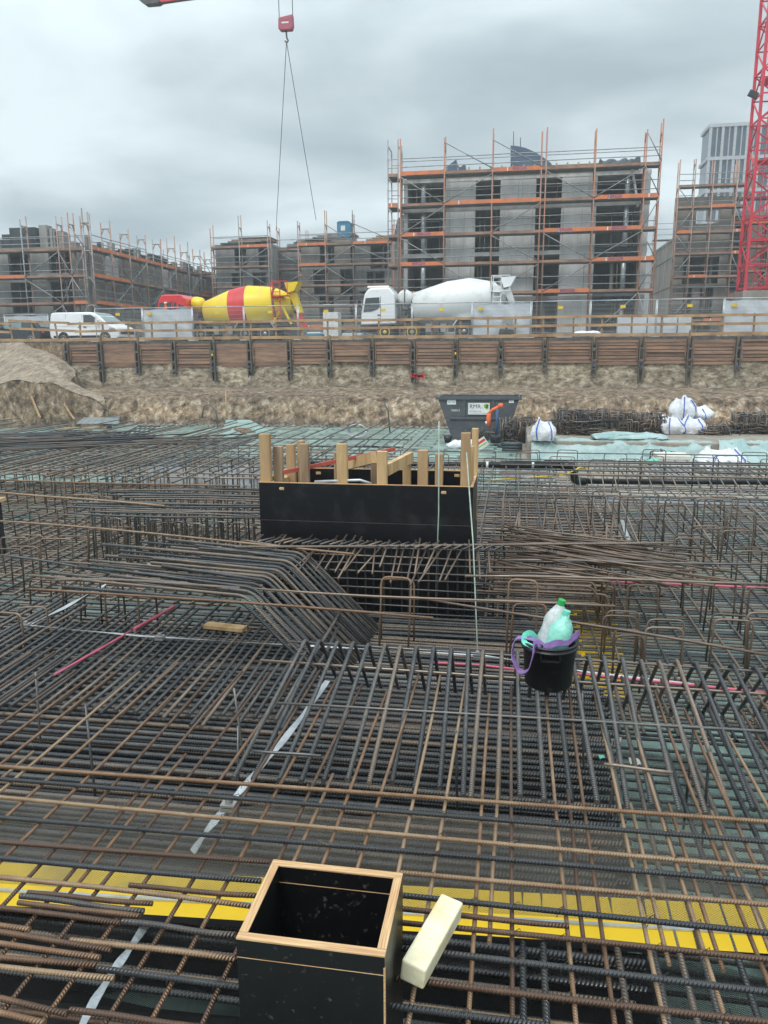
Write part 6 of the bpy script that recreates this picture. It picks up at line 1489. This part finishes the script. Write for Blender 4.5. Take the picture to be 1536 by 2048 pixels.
    for k in range(10): m = MB(); m.tube(sag((rr.uniform(-.1,.1),(k%4)*.12,.09+.1*(k//4)),(.75,(k%4)*.12,.09+.1*(k//4)),3,.02), .06, 'tarp_dark', 7); m.build('bundle_rod', r)
    # white coil
    p = V(716,860,30.5); m = MB()
    for k in range(4): m.tube([(p.x*0+.32*_c(t)*(1+.08*k),-.05*k,.30+.26*_s(t)) for t in [2*PI*i/22 for i in range(23)]], .022, 'galv', 5)
    tag(m.build('hose_coil', loc=(p.x,30.4,FZ2)), 'round coil of pale hose leaning at the far floor edge', 'hose coil')
    # cable arc coming out of the ground
    p = V(437,835,34.2); m = MB(); m.tube([(.05,0,-.6),(.06,0,0),(0,0,.35),(-.25,0,.6),(-.55,0,.55),(-.65,0,.2),(-.66,0,.0)], .035, 'cable', 6); tag(m.build('bent_cable', loc=(p.x,33.9,p.z)), 'dark cable end bent into an arc in front of the earth bank at left', 'cable')
    a, b = V(453,840,33.6), V(451,780,33.6); m = MB(); m.tube([(0,0,-.3),b-a], .03, 'timber', 5); tag(m.build('survey_stake', loc=a), 'thin upright wooden stake against the earth bank right of the bent cable', 'stake')
    a, b = V(780,862,31.), V(767,802,31.); m = MB(); m.tube([(0,0,-.1),(b-a)*.5+Vector((.06,0,.2)),b-a], .03, 'cable', 5); tag(m.build('bent_rod', loc=a), 'dark bent rod leaning against the earth bank left of the skip', 'rod')
    # tilted green board with brown ladder-like steel, left centre
    P = [V(448,872,21.5),V(540,862,24.),V(505,846,25.5),V(455,842,25.)]
    z0 = W(450,872,FZ2)
    a,b,c,d = W(440,880,FZ2+.05), W(545,866,FZ2+.05), V(503,838,31.), V(455,838,31.)
    m = MB(); pp = [a,b,W(500,842,FZ2+.5),W(452,842,FZ2+.5)]
    for p in pp: m.v.append(tuple(p-a))
    for p in pp: m.v.append(tuple(p-a+Vector((0,0,.05))))
    for q in ((0,1,2,3),(7,6,5,4),(0,4,5,1),(1,5,6,2),(2,6,7,3),(3,7,4,0)): m.face(q,'green_sheet')
    tag(m.build('green_board', loc=a), 'tilted pale green board on the far floor left of the black formwork', 'board')
    pa = W(470,858,FZ2+.45); m = MB(); r = thing('steel_bracket', 'rusty comb shaped steel bracket on the tilted green board', 'bracket', tuple(pa))
    m.beam((0,0,0),(.75,-1.1,-.02),.10,.08,'bar_rust'); 
    for t in (.05,.5,.95): m.beam((.75*t,-1.1*t,0),(.75*t+.45,-1.1*t+.1,0),.09,.08,'bar_rust')
    m.build('frame', r)
    # light profiles and timber strip at far left
    for k in range(5): a = W(155+k*4,846-k*3.2,FZ2+.5); b = W(238,846-k*3.2,FZ2+.5); m = MB(); m.beam((0,0,0),b-a,.12,.05,'galv'); tag(m.build('metal_profile', loc=a), 'long pale metal profile lying in the stack at far left', 'metal profile', 'pale metal profiles at far left')
    a, b = W(110,856,FZ2+.9), W(213,855,FZ2+.9); m = MB(); m.beam((0,0,0),b-a,.10,.05,'timber'); tag(m.build('timber_strip', loc=a), 'long yellowish timber strip lying on the mesh at far left', 'timber strip')
    # welded mesh panels standing at far left
    for (xa, xb, yt, yb, Y, lab) in ((45,110,860,880,19.5,'leaning dark bar mesh at the far left'),(110,205,862,880,19.8,'leaning dark bar mesh below the timber strip'),(222,268,852,878,20.5,'leaning dark bar mesh right of the timber strip')):
        a, b = V(xa,yb,Y), V(xb,yb,Y); h = V(xa,yt,Y+1.2).z-a.z; w = b.x-a.x; m = MB(); r = thing('bar_mesh', lab, 'bar mesh', tuple(a)); x = 0
        while x < w: m.tube([(x,0,0),(x+.25,1.2,h)], .016, 'bar_black', 4); x += .15
        for k in range(6): m.tube([(.05*k,.24*k,h*k/5),(w+.05*k,.24*k,h*k/5)], .016, 'bar_black', 4)
        m.build('mesh', r)
    # sparse debris sheets near the pipe
    tarp([W(1005,965,-.75),W(1110,962,-.75),W(1105,925,-.7),W(1000,925,-.7)], 'grey foil sheet on the floor under the black pipe', 8, mm='grey_plastic', rough=.05, name='foil_sheet')
    tarp([W(240,1000,-.78),W(520,990,-.78),W(520,930,-.75),W(300,930,-.75)], 'grey foil sheet on the floor behind the left cages', 9, mm='grey_plastic', rough=.05, name='foil_sheet')
    if False: tarp([W(1060,940,-.9)-Vector((0,0,.6)),W(1560,950,-.9)-Vector((0,0,.6)),W(1560,915,-1.6),W(1060,915,-1.6)], 'grey brown foil along the floor step at the right', 10, mm='grey_plastic', rough=.1, name='foil_sheet')
    # machine at left edge: green capped tool with black post
    p = W(-12,1110,-.58); r = thing('bending_machine', 'dark tool stand with bright green cap cut off by the left edge', 'machine', (p.x,p.y,-.6)); sc = p.y/1500
    m = MB(); m.box(-.2,.09,-.1,.1,0,.62,'black_plastic'); m.build('stand', r, bevel=.01)
    m = MB(); m.box(-.25,.14,-.12,.12,.62,.66,'stud'); m.build('top_board', r)
    m = MB(); m.lathe([(-.2,.01),(-.2,.07),(.05,.08),(.08,.05),(.08,.01)],14,'black_plastic',Matrix.Translation((0,0,.76)),caps=False); m.build('motor', r)
    m = MB(); m.lathe([(-.12,.01),(-.12,.06),(.02,.06),(.04,.03),(.04,.01)],14,'green_cover',Matrix.Translation((-.03,0,.93)),caps=False); m.build('green_cap', r)
    m = MB(); m.lathe([(0,.01),(0,.05),(.06,.05),(.06,.01)],14,'white_sign',Matrix.Translation((.05,-.1,.72)) @ Matrix.Rotation(PI/2,4,'Z'),caps=False); m.build('disc', r)
pit_clutter()

# ================================================================ rain haze
def haze():
    m = bpy.data.materials.new('haze'); m.use_nodes = True; t = m.node_tree; t.nodes.remove(t.nodes['Principled BSDF'])
    v = N(t, 'ShaderNodeVolumePrincipled'); v.inputs['Color'].default_value = (.86,.92,.95,1); v.inputs['Density'].default_value = .0016; v.inputs['Anisotropy'].default_value = .2
    L(t, v.outputs[0], t.nodes['Material Output'].inputs['Volume']); MATS['haze'] = m
    b = MB(); b.box(-75,65,-14,185,-2.9,50,'haze'); tag(b.build('haze'), 'thin grey rain haze hanging over the whole site', 'haze', kind='stuff')
haze()
